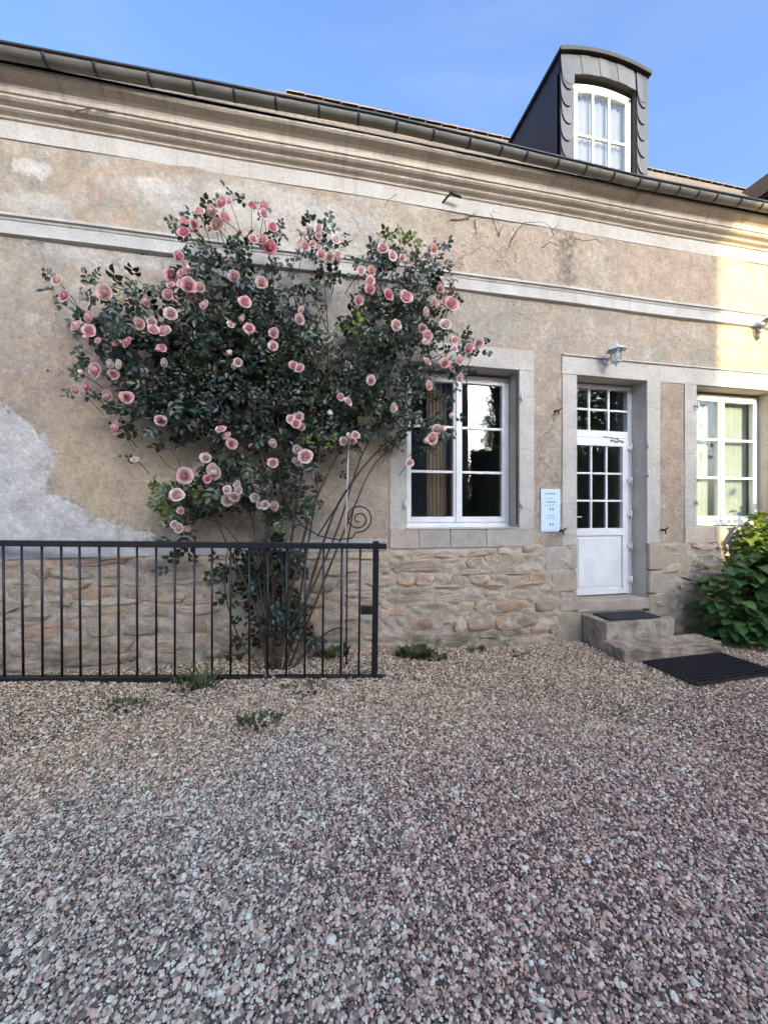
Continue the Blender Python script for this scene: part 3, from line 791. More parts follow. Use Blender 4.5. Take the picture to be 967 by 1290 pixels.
    for x in xs:
        q = (x - xm) / (xm - x0 + .03); z = zt - .01 + (rise + .015) * (1 - q * q)
        v += [(x, yf - .06, z), (x, yf - .06, z + .05), (x, yb + .35, z + .0), (x, yb + .35, z + .05)]
    for i in range(len(xs) - 1): a = 4 * i; f += [(a, a+4, a+5, a+1), (a+2, a+3, a+7, a+6), (a, a+2, a+6, a+4), (a+1, a+5, a+7, a+3)]
    L = 4 * (len(xs) - 1); f += [(0, 1, 3, 2), (L, L+2, L+3, L+1)]
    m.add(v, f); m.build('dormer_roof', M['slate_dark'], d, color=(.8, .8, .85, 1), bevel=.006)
    # window
    yw = yf + .09; m = MB(); fr = .04
    wx0, wx1, wz1, wr = ox0 + .012, ox1 - .012, oz1 - .05, .055
    def warch(x, off=0): q = (x - (wx0 + wx1) / 2) / ((wx1 - wx0) / 2); return wz1 - off + wr * (1 - q * q)
    m.box(wx0, wx0 + fr, yw - .03, yw + .04, 5.3, wz1); m.box(wx1 - fr, wx1, yw - .03, yw + .04, 5.3, wz1); v = []; f = []
    for x in np.linspace(wx0, wx1, 14): v += [(x, yw - .03, warch(x, .06)), (x, yw - .03, warch(x)), (x, yw + .04, warch(x, .06)), (x, yw + .04, warch(x))]
    for i in range(13): a = 4 * i; f += [(a, a+4, a+5, a+1), (a+2, a+3, a+7, a+6), (a, a+2, a+6, a+4), (a+1, a+5, a+7, a+3)]
    m.add(v, f); m.build('window_frame', M['frame_cream'], d, bevel=.003)
    sx0, sx1 = wx0 + fr + .003, wx1 - fr - .003; st = .04; yy = yw - .012
    m = MB(); m.box(sx0, sx0 + st, yy - .03, yy + .02, 5.35, wz1 - .07); m.box(sx1 - st, sx1, yy - .03, yy + .02, 5.35, wz1 - .07); v = []; f = []
    for x in np.linspace(sx0, sx1, 14): v += [(x, yy - .03, warch(x, .11)), (x, yy - .03, warch(x, .063)), (x, yy + .02, warch(x, .11)), (x, yy + .02, warch(x, .063))]
    for i in range(13): a = 4 * i; f += [(a, a+4, a+5, a+1), (a+2, a+3, a+7, a+6), (a, a+2, a+6, a+4), (a+1, a+5, a+7, a+3)]
    m.add(v, f); m.build('sash', M['white'], d, bevel=.003)
    ga, gb = sx0 + st, sx1 - st; pw = (gb - ga) / 3; rows = [5.35, 5.68, 6.06, 6.60]
    zrow = [5.40, 5.71, 6.10, 6.49]
    for i in (1, 2): MB().box(ga + pw * i - .012, ga + pw * i + .012, yy - .02, yy + .01, 5.35, warch(ga + pw * i, .105)).build('glazing_bar', M['white'], d, bevel=.002)
    for z in (5.72, 6.12): MB().box(ga, gb, yy - .018, yy + .008, z - .012, z + .012).build('glazing_bar', M['white'], d, bevel=.002)
    for i in range(3):
        for (za, zb_) in ((5.36, 5.708), (5.732, 6.108), (6.132, None)):
            a, b = ga + pw * i + (.012 if i else 0), ga + pw * (i + 1) - (.012 if i < 2 else 0)
            if zb_: MB().box(a, b, yy - .006, yy - .003, za, zb_).build('pane', M['glass'], d)
            else:
                za_, zc = warch(a, .105), warch(b, .105)
                MB().add([(a, yy - .006, za), (b, yy - .006, za), (b, yy - .006, zc), (a, yy - .006, za_), (a, yy - .003, za), (b, yy - .003, za), (b, yy - .003, zc), (a, yy - .003, za_)],
                         [(0, 1, 2, 3), (7, 6, 5, 4), (0, 4, 5, 1), (1, 5, 6, 2), (2, 6, 7, 3), (3, 7, 4, 0)]).build('pane', M['glass'], d)
    v = []; f = []
    for i in range(41):
        x = lerp(wx0, wx1, i / 40); q = yy + .05 + .012 * math.sin(i * 1.7); v += [(x, q, 5.3), (x, q, 6.68)]
    for i in range(40): f.append((2*i, 2*i+2, 2*i+3, 2*i+1))
    MB().add(v, f, True).build('blind', M['blind'], d, fix=False)
    MB().box(x0 + .06, x1 - .06, yb - .1, yb, 5.4, 6.9).build('back_board', M['room'], d)
build_dormer()

# ivy traces and bracket roots on the wall
def tendrils():
    L = [[(567, 277), (585, 276), (598, 268), (607, 258), (610, 243)], [(588, 276), (597, 267)], [(598, 278), (600, 295)], [(618, 268), (622, 280), (628, 297)], [(628, 297), (634, 283)], [(620, 266), (632, 271)],
         [(644, 302), (650, 290), (662, 279), (685, 280), (693, 285), (697, 296), (690, 303)], [(697, 290), (704, 280)], [(682, 312), (692, 304), (703, 310)], [(723, 300), (735, 303), (750, 301), (758, 306)],
         [(500, 245), (490, 250), (484, 262)], [(645, 300), (641, 311)]]
    for pl in L:
        pts = [W(u, v, -.006) for u, v in pl]; fine = []
        for i in range(len(pts) - 1):
            for k in range(4):
                fine.append(pts[i].lerp(pts[i+1], k / 4) + Vector((random.uniform(-.008, .008), 0, random.uniform(-.008, .008))))
        fine.append(pts[-1]); n = len(fine)
        MB().tube(fine, [.006 * (1 - .6 * i / n) for i in range(n)], 5).build('ivy_stem', M['tendril'], house)
    L2 = [[(70, 126), (85, 123), (95, 119)], [(95, 140), (120, 134), (150, 131), (170, 135), (150, 141), (120, 138)], [(118, 117), (135, 118), (150, 119)], [(178, 68), (196, 76)]]
    for pl in L2[:3]:
        pts = [W(u, v, -.150) for u, v in pl]; n = len(pts)
        MB().tube(pts, [.005 * (1 - .4 * i / n) for i in range(n)], 5).build('ivy_stem', M['tendril'], house)
tendrils()

# ================================================================== WING AT THE RIGHT
wing = empty('side_wing', (8, 0, 0)); tag(wing, 'taller side wing with flared brown tiled eave rising behind the gutter', 'house')
def build_wing():
    ex, ez = 7.45, 6.80; m = MB()
    m.box(7.76, 11.6, -1.5, 8, -.3, 6.75); m.v = [(a - 8, b, c) for a, b, c in m.v]; m.build('wall', M['plaster'], wing)
    m = MB(); m.box(7.46, 7.76, -1.8, 8.2, 6.70, 6.745); m.v = [(a - 8, b, c) for a, b, c in m.v]; m.build('soffit', M['dark'], wing)
    rows = 22; x, z = ex, ez; prof = [(x, z)]
    for i in range(rows):
        sl = .55 + .40 * min(1, i / 7); dx = .10; x += dx; z += dx * sl; prof.append((x, z))
    # each course is one stepped strip cut into tiles near the visible end
    base = MB(); base.add([(p[0] - 8, y, p[1] - .05) for p in prof for y in (-1.8, 8.2)], [(2*i, 2*i+1, 2*i+3, 2*i+2) for i in range(rows)])
    tx, tz = prof[-1]; base.add([(tx - 8, -1.8, tz - .05), (tx - 8, 8.2, tz - .05), (12 - 8, 8.2, 6.7), (12 - 8, -1.8, 6.7)], [(0, 1, 2, 3)])
    rf = base.build('roof', M['tile'], wing, color=(.7, .7, .7, 1), fix=False)
    for i in range(rows):
        (xa, za), (xb, zb_) = prof[i], prof[i + 1]; y = -1.8
        if i > 13: # upper courses: whole strips
            b = MB(); b.add([(xa-8-.02, -1.8, za-.005), (xb-8+.03, -1.8, zb_-.02), (xb-8+.03, 8.2, zb_-.02), (xa-8-.02, 8.2, za-.005), (xa-8-.02, -1.8, za-.03), (xb-8+.03, -1.8, zb_-.045), (xb-8+.03, 8.2, zb_-.045), (xa-8-.02, 8.2, za-.03)],
                            [(0,1,2,3),(4,7,6,5),(0,3,7,4),(1,5,6,2),(0,4,5,1),(3,2,6,7)]); b.build('tile_course', M['tile'], rf, color=tone(1.1, .15)); continue
        b = MB(); y = -1.8
        b.add([(xa-8-.02, -1.8, za-.005), (xb-8+.03, -1.8, zb_-.02), (xb-8+.03, 8.2, zb_-.02), (xa-8-.02, 8.2, za-.005), (xa-8-.02, -1.8, za-.03), (xb-8+.03, -1.8, zb_-.045), (xb-8+.03, 8.2, zb_-.045), (xa-8-.02, 8.2, za-.03)],
              [(0,1,2,3),(4,7,6,5),(0,3,7,4),(1,5,6,2),(0,4,5,1),(3,2,6,7)]); b.build('tile_course', M['tile'], rf, color=tone(1.1, .18))
build_wing()

# ================================================================== STEPS AND MATS
def rough_slab(name, x0, x1, y0, y1, z0, z1, color, parent=None, jit=.0055):
    nx, ny = max(3, int((x1 - x0) / .09)), max(3, int((y1 - y0) / .09)); nz = 3
    import bmesh
    bm = bmesh.new(); bmesh.ops.create_cube(bm, size=1)
    bmesh.ops.subdivide_edges(bm, edges=bm.edges[:], cuts=7, use_grid_fill=True)
    for v in bm.verts:
        p = v.co; q = 1 - .10 * (max(0, abs(p.x) - .42) + max(0, abs(p.y) - .42) + max(0, abs(p.z) - .42))
        v.co = ((x0 + x1) / 2 + p.x * (x1 - x0), (y0 + y1) / 2 + p.y * (y1 - y0), (z0 + z1) / 2 + p.z * (z1 - z0))
        edge = (abs(p.x) > .49) + (abs(p.y) > .49) + (abs(p.z) > .49)
        j = jit * (1.6 if edge >= 2 else 1)
        v.co += Vector((random.uniform(-j, j), random.uniform(-j, j), random.uniform(-j, j) - (.006 if edge >= 2 and p.z > 0 else 0)))
    me = bpy.data.meshes.new(name); bm.to_mesh(me); bm.free(); me.materials.append(M['step'])
    o = link(name, me, parent); o.color = color
    m = o.modifiers.new('b', 'BEVEL'); m.width = .012; m.segments = 2; m.limit_method = 'ANGLE'; m.angle_limit = R(50)
    return o
st1 = rough_slab('stone_step', 3.13, 4.0, -.40, -.036, -.15, .318, (1.05, 1.02, .95, 1))
tag(st1, 'upper worn stone doorstep carrying a dark mat below the white door', 'step')
st2 = rough_slab('stone_step', 3.07, 4.27, -.69, -.408, -.1, .148, (1.12, 1.0, .92, 1))
tag(st2, 'low wide worn stone step resting on the gravel before the honeycomb mat', 'step')
def door_mat():
    a = .02; mb = MB(); mb.box(3.235, 3.88, -.345, -.07, .325, .340)
    o = mb.build('door_mat', M['coir'], None, bevel=.004); tag(o, 'thin dark door mat lying on the upper stone step', 'mat'); return o
door_mat()
def ring_mat():
    e = empty('rubber_mat', (3.76, -.96, 0.024)); e.rotation_euler = (0, 0, R(2)); tag(e, 'black rubber honeycomb mat lying on gravel before the low step', 'mat')
    w, d = .98, .50; m = MB(); nx, ny = 20, 10
    for i in range(nx + 1):
        x = -w/2 + w * i / nx; t_ = .006 if 0 < i < nx else .012; m.box(x - t_, x + t_, -d/2, d/2, -.006, .010)
    m.build('rib_grid', M['rubber'], e)
    m = MB()
    for j in range(ny + 1):
        y = -d/2 + d * j / ny; t_ = .006 if 0 < j < ny else .012; m.box(-w/2, w/2, y - t_, y + t_, -.0055, .0095)
    m.build('cross_rib_grid', M['rubber'], e)
    m = MB()
    for i in range(nx + 1):
        for j in range(ny + 1):
            m.lathe([(.011, -.005), (.011, .013), (.008, .0145)], -w/2 + w * i / nx, -d/2 + d * j / ny, 8)
    k = m.build('stud_grid', M['rubber'], e); k['kind'] = 'stuff'
ring_mat()

# ================================================================== WALL LAMPS, SIGN, IRON PIN
def wall_lamp(px, py, pz, label):
    L = empty('wall_lamp', (px, 0, pz)); tag(L, label, 'lamp', 'lanterns on the house wall')
    m = MB(); m.lathe([(.045, -.012), (.05, 0), (.03, .01)], 0, 0, 12); m.v = [(a, -.016 - c, b) for a, b, c in m.v]; m.build('back_plate', M['lamp_metal'], L)
    m = MB(); m.tube([(0, -.02, .0), (0, -.08, .03), (0, -.13, .10), (0, py, .145)], [.012, .011, .010, .009], 8); m.build('arm', M['lamp_metal'], L)
    m = MB(); m.lathe([(.004, .17), (.012, .155), (.014, .135), (.04, .12), (.105, .075), (.112, .066), (.100, .066), (.03, .105)], 0, py, 6); m.sm = [False] * len(m.sm); m.build('cap', M['lamp_metal'], L)
    m = MB()
    for k in range(6):
        a = 2 * math.pi * k / 6; m.tube([(.066 * math.cos(a), py + .066 * math.sin(a), .085), (.048 * math.cos(a), py + .048 * math.sin(a), -.06)], .0055, 5)
    m.build('cage', M['lamp_metal'], L)
    m = MB(); m.lathe([(.058, .08), (.042, -.058)], 0, py, 6); m.sm = [False] * len(m.sm); m.build('glass', M['glass'], L)
    m = MB(); m.lathe([(.056, -.058), (.058, -.066), (.03, -.08), (.014, -.09), (.016, -.1), (.004, -.115)], 0, py, 6); m.build('base', M['lamp_metal'], L)
    m = MB(); m.lathe([(.014, -.055), (.016, -.01), (.025, .02), (.022, .04), (.006, .055)], 0, py, 8); m.build('bulb', M['curtain'], L)
    return L
pl = W(776, 449, -.16); wall_lamp(pl.x, -.16, pl.z, 'small pale metal lantern on the lintel above the white door')
pl = W(973, 408, -.16); wall_lamp(pl.x, -.16, pl.z, 'pale metal lantern on the sunlit wall over the curtained window')

def sign():
    a = W(680, 616); b = W(704, 669.5); e = empty('information_sign', ((a.x + b.x) / 2, -.012, (a.z + b.z) / 2)); w = (b.x - a.x) / 2; h = (a.z - b.z) / 2
    tag(e, 'pale blue notice plate screwed to the wall left of the door', 'sign')
    m = MB(); m.box(-w, w, -.006, .0, -h, h); m.build('plate', M['sign'], e, bevel=.002)
    def marks(rows, mat, nm):
        m = MB()
        for (z, x0, x1, th, k) in rows:
            r = random.Random(int(z * 1000)); x = x0
            while x < x1:
                l = r.uniform(.6, 1.4) * k; 
                m.box(x, min(x + l, x1), -.0085, -.0062, z - th * r.uniform(.6, 1), z + th * r.uniform(.6, 1)); x += l + k * .45
        m.build(nm, mat, e)
    marks([(h * .78, -w * .55, w * .55, .013, .016)], M['ink_pale'], 'heading')
    marks([(h * .56, -w * .6, w * .25, .006, .014), (h * .24, -w * .6, w * .5, .006, .014), (-h * .24, -w * .4, w * .4, .008, .012), (-h * .36, -w * .45, w * .45, .007, .014)], M['ink_pale'], 'small_print')
    marks([(h * .39, -w * .5, w * .5, .0075, .015)], M['ink'], 'printed_line')
    m = MB()
    for z in (h * .05, -h * .66):
        m.box(-w * .10, -w * .02, -.0085, -.0062, z - .018, z + .018); m.lathe([(.004, -.0006), (.014, 0), (.004, .0006)], 0, 0, 4)
        q = len(m.v) - 12
        for i in range(q, len(m.v)): aa, bb, cc = m.v[i]; m.v[i] = (aa + w * .22, -.0075 + cc, bb + z)
    m.build('dark_mark', M['ink'], e)
    m = MB(); m.box(-w * .92, w * .92, -.0085, -.0062, -h * .93, -h * .915); m.build('bottom_rule', M['ink_pale'], e)
sign()
def iron_pin():
    a = W(557, 256); b = W(568, 243.5, -.10); o = MB()
    o.tube([a + Vector((0, .04, -.01)), a, a.lerp(b, .5) + Vector((0, 0, .012)), b], [.012, .012, .011, .012], 6)
    e = empty('iron_pin', a); m = o; m.v = [(p[0] - a.x, p[1] - a.y, p[2] - a.z) for p in m.v]; m.build('rod', M['iron'], e)
    d = b - a; k = MB(); k.tube([d + Vector((-.02, 0, .012)), d + Vector((.05, 0, -.004)), d + Vector((.115, .01, -.014))], [.012, .02, .014], 6); k.build('head', M['iron'], e)
    tag(e, 'black forged iron pin sticking out under the cornice above the roses', 'iron pin')
iron_pin()

# ================================================================== RAILING PANEL LEANING BY THE WALL
def fence():
    PR = Vector((.62, -.675, 0)); PL_ = Vector((-2.98, -.052, 0)); dv = PR - PL_; Ln = dv.length; ang = math.atan2(dv.y, dv.x)
    e = empty('railing_panel', (PR.x, PR.y, .045)); tag(e, 'long black iron railing panel standing on gravel before the rose', 'railing')
    # local frame: x back along the panel (negative), leaning a little; slight rise to the left
    e.rotation_euler = (R(1.2), R(.62), ang)
    H = 1.19
    MB().box(-Ln, .055, -.022, .022, H - .05, H).build('top_rail', M['iron'], e, bevel=.005)
    MB().box(-Ln, .055, -.024, .024, -.01, .058).build('bottom_rail', M['iron'], e, bevel=.005)
    MB().box(-.062, -.010, -.028, .028, -.012, H + .018).build('post', M['iron'], e, bevel=.005)
    MB().box(-Ln + .01, -Ln + .062, -.028, .028, -.012, H + .018).build('post', M['iron'], e, bevel=.005)
    MB().box(-.158, -.063, -.026, .026, .585, .655).build('latch_box', M['iron'], e, bevel=.004)
    bar = MB().tube([(0, 0, .056), (0, 0, H - .049)], .0092, 8).mesh('bar', M['iron'])
    x = -.172
    while x > -Ln + .1:
        o = link('bar', bar, e); o.location = (x, random.uniform(-.001, .001), 0); o.rotation_euler = (random.uniform(-.003, .003), random.uniform(-.005, .005), 0); x -= .1545 + random.uniform(-.004, .004)
fence()
def scroll():
    e = empty('iron_scroll', W(437, 700, -.42)); o = Vector(e.location)
    tag(e, 'dark wrought iron scroll curling beside the rose above the railing', 'iron scroll')
    y = -.42; pts = []
    for u, v in ((352, 600), (362, 635), (380, 662), (402, 675), (425, 680), (443, 678)): pts.append(W(u, v, y))
    # spiral
    cx, cz = W(452, 655, y).x, W(452, 655, y).z
    sp = []
    for i in range(70):
        q = i / 69; a = -1.7 + q * 4.3 * math.pi * .95; r = .125 * (1 - q) ** .8 + .010
        sp.append(Vector((cx - .01 * (1 - q) + r * math.cos(a), y, cz + .02 * (1 - q) + r * math.sin(a))))
    pts += sp
    m = MB(); m.tube(pts, .0065, 6); m.v = [(a - o.x, b - o.y, c - o.z) for a, b, c in m.v]; m.build('scroll_bar', M['rust_iron'], e)
    m = MB(); m.tube([W(437, 686, y), W(446, 637, y)], .007, 6); m.tube([W(400, 675, y), W(437, 618, y), W(452, 596, y)], .007, 6); m.tube([W(437, 690, y + .02), W(436, 850, y + .02)], .008, 6)
    m.v = [(a - o.x, b - o.y, c - o.z) for a, b, c in m.v]; m.build('support_bar', M['rust_iron'], e)
scroll()
sk = MB(); a = W(439, 556, -.36); b = W(433, 750, -.36); base = Vector((b.x - .02, -.38, .06))
sk.tube([a, b, base], .007, 7); o = sk.build('plant_stake', M['stake'], None); tag(o, 'thin pale stake standing among the rose canes by the iron scroll', 'stake')

# ================================================================== CLIMBING ROSE
rose = empty('climbing_rose', (-.13, -.34, .08)); tag(rose, 'large climbing rose covered in pink blooms against the rendered wall', 'rose bush')
RO = Vector(rose.location)
FL = []
def z_list(ox, oy, s, L):
    for (x, y, d, t) in L: FL.append((ox + x / s, oy + y / s, d / s, t))
z_list(50, 230, 3.223, [(70,395,50,.5),(98,458,45,.7),(262,443,70,.8),(432,480,50,.6),(200,545,58,.7),(148,580,48,.7),(200,600,45,.7),(190,630,45,.6),(235,640,30,.6),(315,650,45,.7),(355,648,48,.8),(405,573,40,.6),
 (455,565,40,.6),(462,597,48,.7),(508,600,52,.75),(495,670,35,.6),(505,732,38,.2),(320,738,42,.2),(287,735,35,.1),(225,760,60,.6),(165,768,25,.1),(300,778,40,.6),(535,375,50,.7),(580,362,45,.7),(533,415,40,.6),(520,453,45,.8),
 (605,415,60,.7),(575,410,40,.4),(652,425,48,.5),(615,462,50,.5),(668,495,50,.6),(600,345,25,.1),(532,530,50,.6),(565,300,48,.8),(585,200,55,.9),(585,155,42,.8),(627,168,42,.7),(648,115,48,.6),(697,112,50,.4),(715,170,50,.6),
 (752,140,60,.7),(737,80,48,.6),(770,75,30,.5),(862,92,48,.7),(908,97,48,.6),(945,178,50,.8),(867,228,42,.7),(905,230,45,.7),(935,262,55,.9),(910,125,40,.3),(832,483,56,.7),(820,555,44,.7),(850,590,45,.8),(775,575,35,.2),
 (790,380,50,.5),(900,405,45,.2),(950,610,40,.6),(948,662,42,.3),(805,728,42,.3),(770,690,28,.2),(478,675,25,.6)])
z_list(330, 230, 3.223, [(175,255,40,.5),(150,245,30,.3),(160,200,28,.2),(190,180,28,.15),(230,180,34,.2),(230,215,34,.4),(205,245,30,.4),(230,258,32,.3),(300,230,45,.3),(240,292,38,.5),(275,300,36,.5),(310,290,38,.3),(312,310,30,.3),
 (180,225,26,.2),(490,265,50,.75),(530,295,45,.3),(570,305,30,.4),(702,235,30,.5),(700,268,34,.6),(402,357,42,.8),(445,357,36,.6),(440,397,42,.7),(440,432,42,.7),(393,478,38,.8),(515,453,50,.85),(585,462,55,.5),(545,578,52,.3),
 (158,513,38,.4),(152,555,44,.3),(128,742,46,.6),(152,752,38,.4),(440,797,40,.2),(725,430,40,.6),(735,395,35,.2),(775,390,40,.25),(705,480,40,.6),(770,490,60,.5),(745,480,40,.5),(665,525,45,.2),(745,575,52,.5),(652,590,42,.4),
 (672,620,48,.4),(665,645,36,.5),(782,640,34,.7),(780,675,30,.2),(840,672,42,.7),(880,650,40,.4),(670,728,46,.65),(742,733,46,.65),(770,755,40,.6),(803,720,42,.6),(805,790,35,.1)])
z_list(0, 460, 2.93, [(318,80,45,.6),(278,92,40,.5),(395,110,42,.6),(468,118,45,.5),(425,230,45,.5),(590,203,46,.3),(497,347,28,.2),(815,235,36,.6),(835,260,40,.5),(855,290,46,.5),(760,342,44,.2),(790,395,60,.3),(682,408,62,.4),
 (765,420,35,.7),(652,478,50,.15),(668,537,34,.8),(645,590,32,.3),(660,602,38,.4),(690,605,36,.4),(838,500,42,.1),(865,487,46,.5),(880,462,36,.3),(838,460,34,.15),(875,440,32,.05),(940,488,38,.15),(958,515,34,.3)])
z_list(330, 460, 2.93, [(130,95,26,.3),(290,117,34,.4),(318,134,36,.4),(402,58,38,.1),(485,155,40,.5),(250,175,24,.05),(107,200,36,.4),(135,190,36,.3),(125,215,40,.5),(145,228,30,.4),(40,287,42,.3),(40,360,42,.5),(130,312,36,.15),
 (160,335,50,.5),(127,355,40,.4),(300,280,36,.2),(322,260,30,.15),(345,258,36,.4),(335,280,32,.5),(618,75,38,.55),(645,237,36,.5),(628,270,44,.5),(605,278,24,.5),(545,360,34,.4),(12,515,40,.15),(45,520,38,.4),(700,185,26,.2),(670,235,24,.4)])

def rose_mesh(seed):
    r = np.random.default_rng(seed); V = []; Fc = []; T = []
    rings = [(3, .15, .90, 0.), (4, .27, .89, .08), (5, .39, .87, .18), (6, .53, .82, .30), (7, .69, .73, .45), (7, .86, .60, .65), (6, 1.0, .44, .85)]
    nu, nv = 4, 4
    for ri, (n, Rr, Hh, o) in enumerate(rings):
        ph0 = r.uniform(0, 6.28)
        for k in range(n):
            ph = ph0 + 2 * math.pi * k / n + r.uniform(-.18, .18); wd = 2 * math.pi / n * 1.45; sz = r.uniform(.88, 1.1); tl = r.uniform(-.08, .08)
            b = len(V)
            for j in range(nv + 1):
                for i in range(nu + 1):
                    u = i / nu * 2 - 1; v = j / nv
                    ve = v * (1 - .22 * abs(u) ** 3)
                    rho = Rr * sz * (.18 + .82 * ve ** .75); wide = wd * .5 * (.55 + .45 * math.sin(min(1, v * 1.2) * math.pi / 2))
                    hgt = Hh * (ve ** (1.2 + .6 * o)) + tl * ve
                    if v > .72: rho += .10 * (v - .72) / .28 * (o + .25); hgt -= .16 * o * ((v - .72) / .28) ** 2
                    rho += .03 * (k % 2)
                    if v > .5: rho *= 1 - .62 * (1 - o) ** 1.5 * (v - .5) / .5
                    a = ph + u * wide
                    V.append((rho * math.cos(a) * .5, rho * math.sin(a) * .5, (hgt - .25) * .5 + r.uniform(-.006, .006)))
                    T.append((min(1, max(0, (1 - o) * .28 + .75 * (1 - v) ** 1.2)), max(0, v - .62) * 2.2, 0))
            for j in range(nv):
                for i in range(nu):
                    q = b + j * (nu + 1) + i; Fc.append((q, q + 1, q + nu + 2, q + nu + 1))
    return np_mesh('rose_bloom', V, Fc, M['petal'], np.array(T), smooth=True)
def bud_mesh(seed):
    r = np.random.default_rng(seed); V = []; Fc = []; T = []
    nu, nv = 6, 6
    for k in range(5):
        ph = k * 1.256; b = len(V)
        for j in range(nv + 1):
            for i in range(nu + 1):
                u = i / nu * 2 - 1; v = j / nv; a = ph + u * .95
                rho = .42 * math.sin(min(1, v * 1.1 + .12) * math.pi * .86) + .03 * (u + 1) ; V.append((rho * math.cos(a), rho * math.sin(a), v * .95 - .45)); T.append((.15 + .3 * v, .5 * (1 - v), 0))
        for j in range(nv):
            for i in range(nu): q = b + j * (nu + 1) + i; Fc.append((q, q + 1, q + nu + 2, q + nu + 1))
    return np_mesh('rose_bud', V, Fc, M['petal'], np.array(T), smooth=True)
blooms = [rose_mesh(s) for s in range(5)]; bud = bud_mesh(1)
PINKS = [(0.0, (.88, .79, .69)), (.3, (.88, .68, .60)), (.6, (.86, .52, .50)), (.85, (.83, .37, .39)), (1.0, (.78, .27, .32))]
def pink(t):
    return tuple(float(np.interp(t, [p[0] for p in PINKS], [p[1][k] for p in PINKS])) for k in range(3))

# foliage lobes measured on the photograph: u, v, ru, rv, weight
LOBES = [(135,362,50,18,.5),(165,420,58,42,1.0),(185,468,52,42,1.1),(200,515,52,38,1.1),(262,325,38,28,.3),(300,345,60,42,.9),(325,410,70,55,1.7),(262,435,70,58,1.6),(330,490,85,60,1.9),(250,500,62,45,1.3),
 (212,565,24,18,.35),(400,370,34,44,.32),(385,440,52,44,.7),(480,340,48,34,.9),(490,415,62,48,1.6),(540,370,34,48,.7),(565,425,26,30,.4),(470,485,62,48,1.5),(522,510,30,45,.7),(410,520,62,48,1.5),(392,585,42,30,.6),(320,575,66,38,.9),
 (275,612,40,28,.6),(240,635,36,28,.7),(345,635,44,36,.6),(385,640,26,28,.5),(345,715,42,45,1.3),(352,790,46,42,1.2),(250,712,38,18,.35),(478,550,38,22,.5),(552,505,28,20,.25),(575,468,26,14,.2),(505,310,34,14,.35),(300,730,26,30,.4),(540,540,12,20,.12),(100,385,14,14,.08),(395,720,14,20,.15)]
def leaf_sprigs(lobes, n, ydepth, size, cols, seed, shape='rose', base=RO):
    r = np.random.default_rng(seed)
    wts = np.array([l[4] * l[2] * l[3] for l in lobes], float); wts /= wts.sum()
    V = []; Fc = []; Cc = []; cen = []
    for _ in range(n):
        l = lobes[r.choice(len(lobes), p=wts)]
        a = r.uniform(0, 2 * math.pi); q = math.sqrt(r.uniform(0, 1)) * r.uniform(.75, 1.12)
        u = l[0] + l[2] * q * math.cos(a); v = l[1] + l[3] * q * math.sin(a)
        y = -r.uniform(*ydepth) * (1.15 - .45 * q)
        p = W(u, v, y); p.z = max(p.z, .1)
        cen.append(p)
        # rachis direction: outward and drooping
        dx = Vector((r.normal(0, 1), -abs(r.normal(.3, .5)), r.normal(.05, .8))).normalized()
        side = dx.cross(Vector((r.normal(0, .4), -1, r.normal(.5, .5)))).normalized(); nrm = side.cross(dx).normalized()
        L = size * r.uniform(.75, 1.3); base_c = np.array(cols[r.choice(len(cols))]) * r.uniform(.65, 1.35)
        for k, (al, sd) in enumerate(((.35, 1), (.35, -1), (.75, 1), (.75, -1), (1.0, 0))):
            if r.uniform() < .08: continue
            o = p + dx * (L * 1.7 * al) - base
            d = (dx * (.45 if sd else 1) + side * (sd * .9) + nrm * r.normal(0, .25)).normalized()
            s2 = d.cross(nrm).normalized(); n2 = s2.cross(d)
            ln = L * r.uniform(.8, 1.15); wd = ln * r.uniform(.30, .38); fold = .18 * ln; b = len(V)
            pts = [o, o + d * ln * .35 + s2 * wd + n2 * fold, o + d * ln * .78 + s2 * wd * .72 + n2 * fold * .7, o + d * ln - n2 * .1 * ln, o + d * ln * .78 - s2 * wd * .72 + n2 * fold * .7, o + d * ln * .35 - s2 * wd + n2 * fold, o + d * ln * .5]
            V += [tuple(x) for x in pts]; Fc += [(b, b+6, b+1, b+1), (b+1, b+6, b+2, b+2), (b+2, b+6, b+3, b+3), (b+3, b+6, b+4, b+4), (b+4, b+6, b+5, b+5), (b+5, b+6, b, b)]
            c = base_c * r.uniform(.85, 1.15); Cc += [c] * 7
    Fc = np.array(Fc)[:, :3]
    return np.array(V), Fc, np.array(Cc), cen
GREENS = [(.022, .040, .017), (.015, .030, .015), (.032, .052, .020), (.026, .038, .024), (.020, .037, .021), (.05, .072, .022), (.014, .026, .013), (.042, .034, .018)]
v1, f1, c1, cen = leaf_sprigs(LOBES, 2150, (.05, .46), .057, GREENS, 3)
o = link('foliage', np_mesh('foliage', v1, f1, M['leaf'], c1), rose); o['kind'] = 'stuff'
FLB = [(u + 2, v + 5, 11, 12, 1) for (u, v, d_, t_) in FL]
v3, f3, c3, cen3 = leaf_sprigs(FLB, 420, (.30, .43), .050, GREENS, 8)
o = link('bloom_foliage', np_mesh('bloom_foliage', v3, f3, M['leaf'], c3), rose); o['kind'] = 'stuff'
YL = [(222,632,20,22,1),(205,622,14,10,.6),(505,305,24,12,.8),(448,415,18,16,.5),(120,350,12,8,.4),(395,560,30,14,.4)]
v2, f2, c2, cen2 = leaf_sprigs(YL, 90, (.15, .45), .048, [(.17, .19, .035), (.14, .17, .04), (.10, .14, .03)], 5)
o = link('young_foliage', np_mesh('young_foliage', v2, f2, M['leaf'], c2), rose); o['kind'] = 'stuff'; o['label'] = 'yellow green young rose leaves'

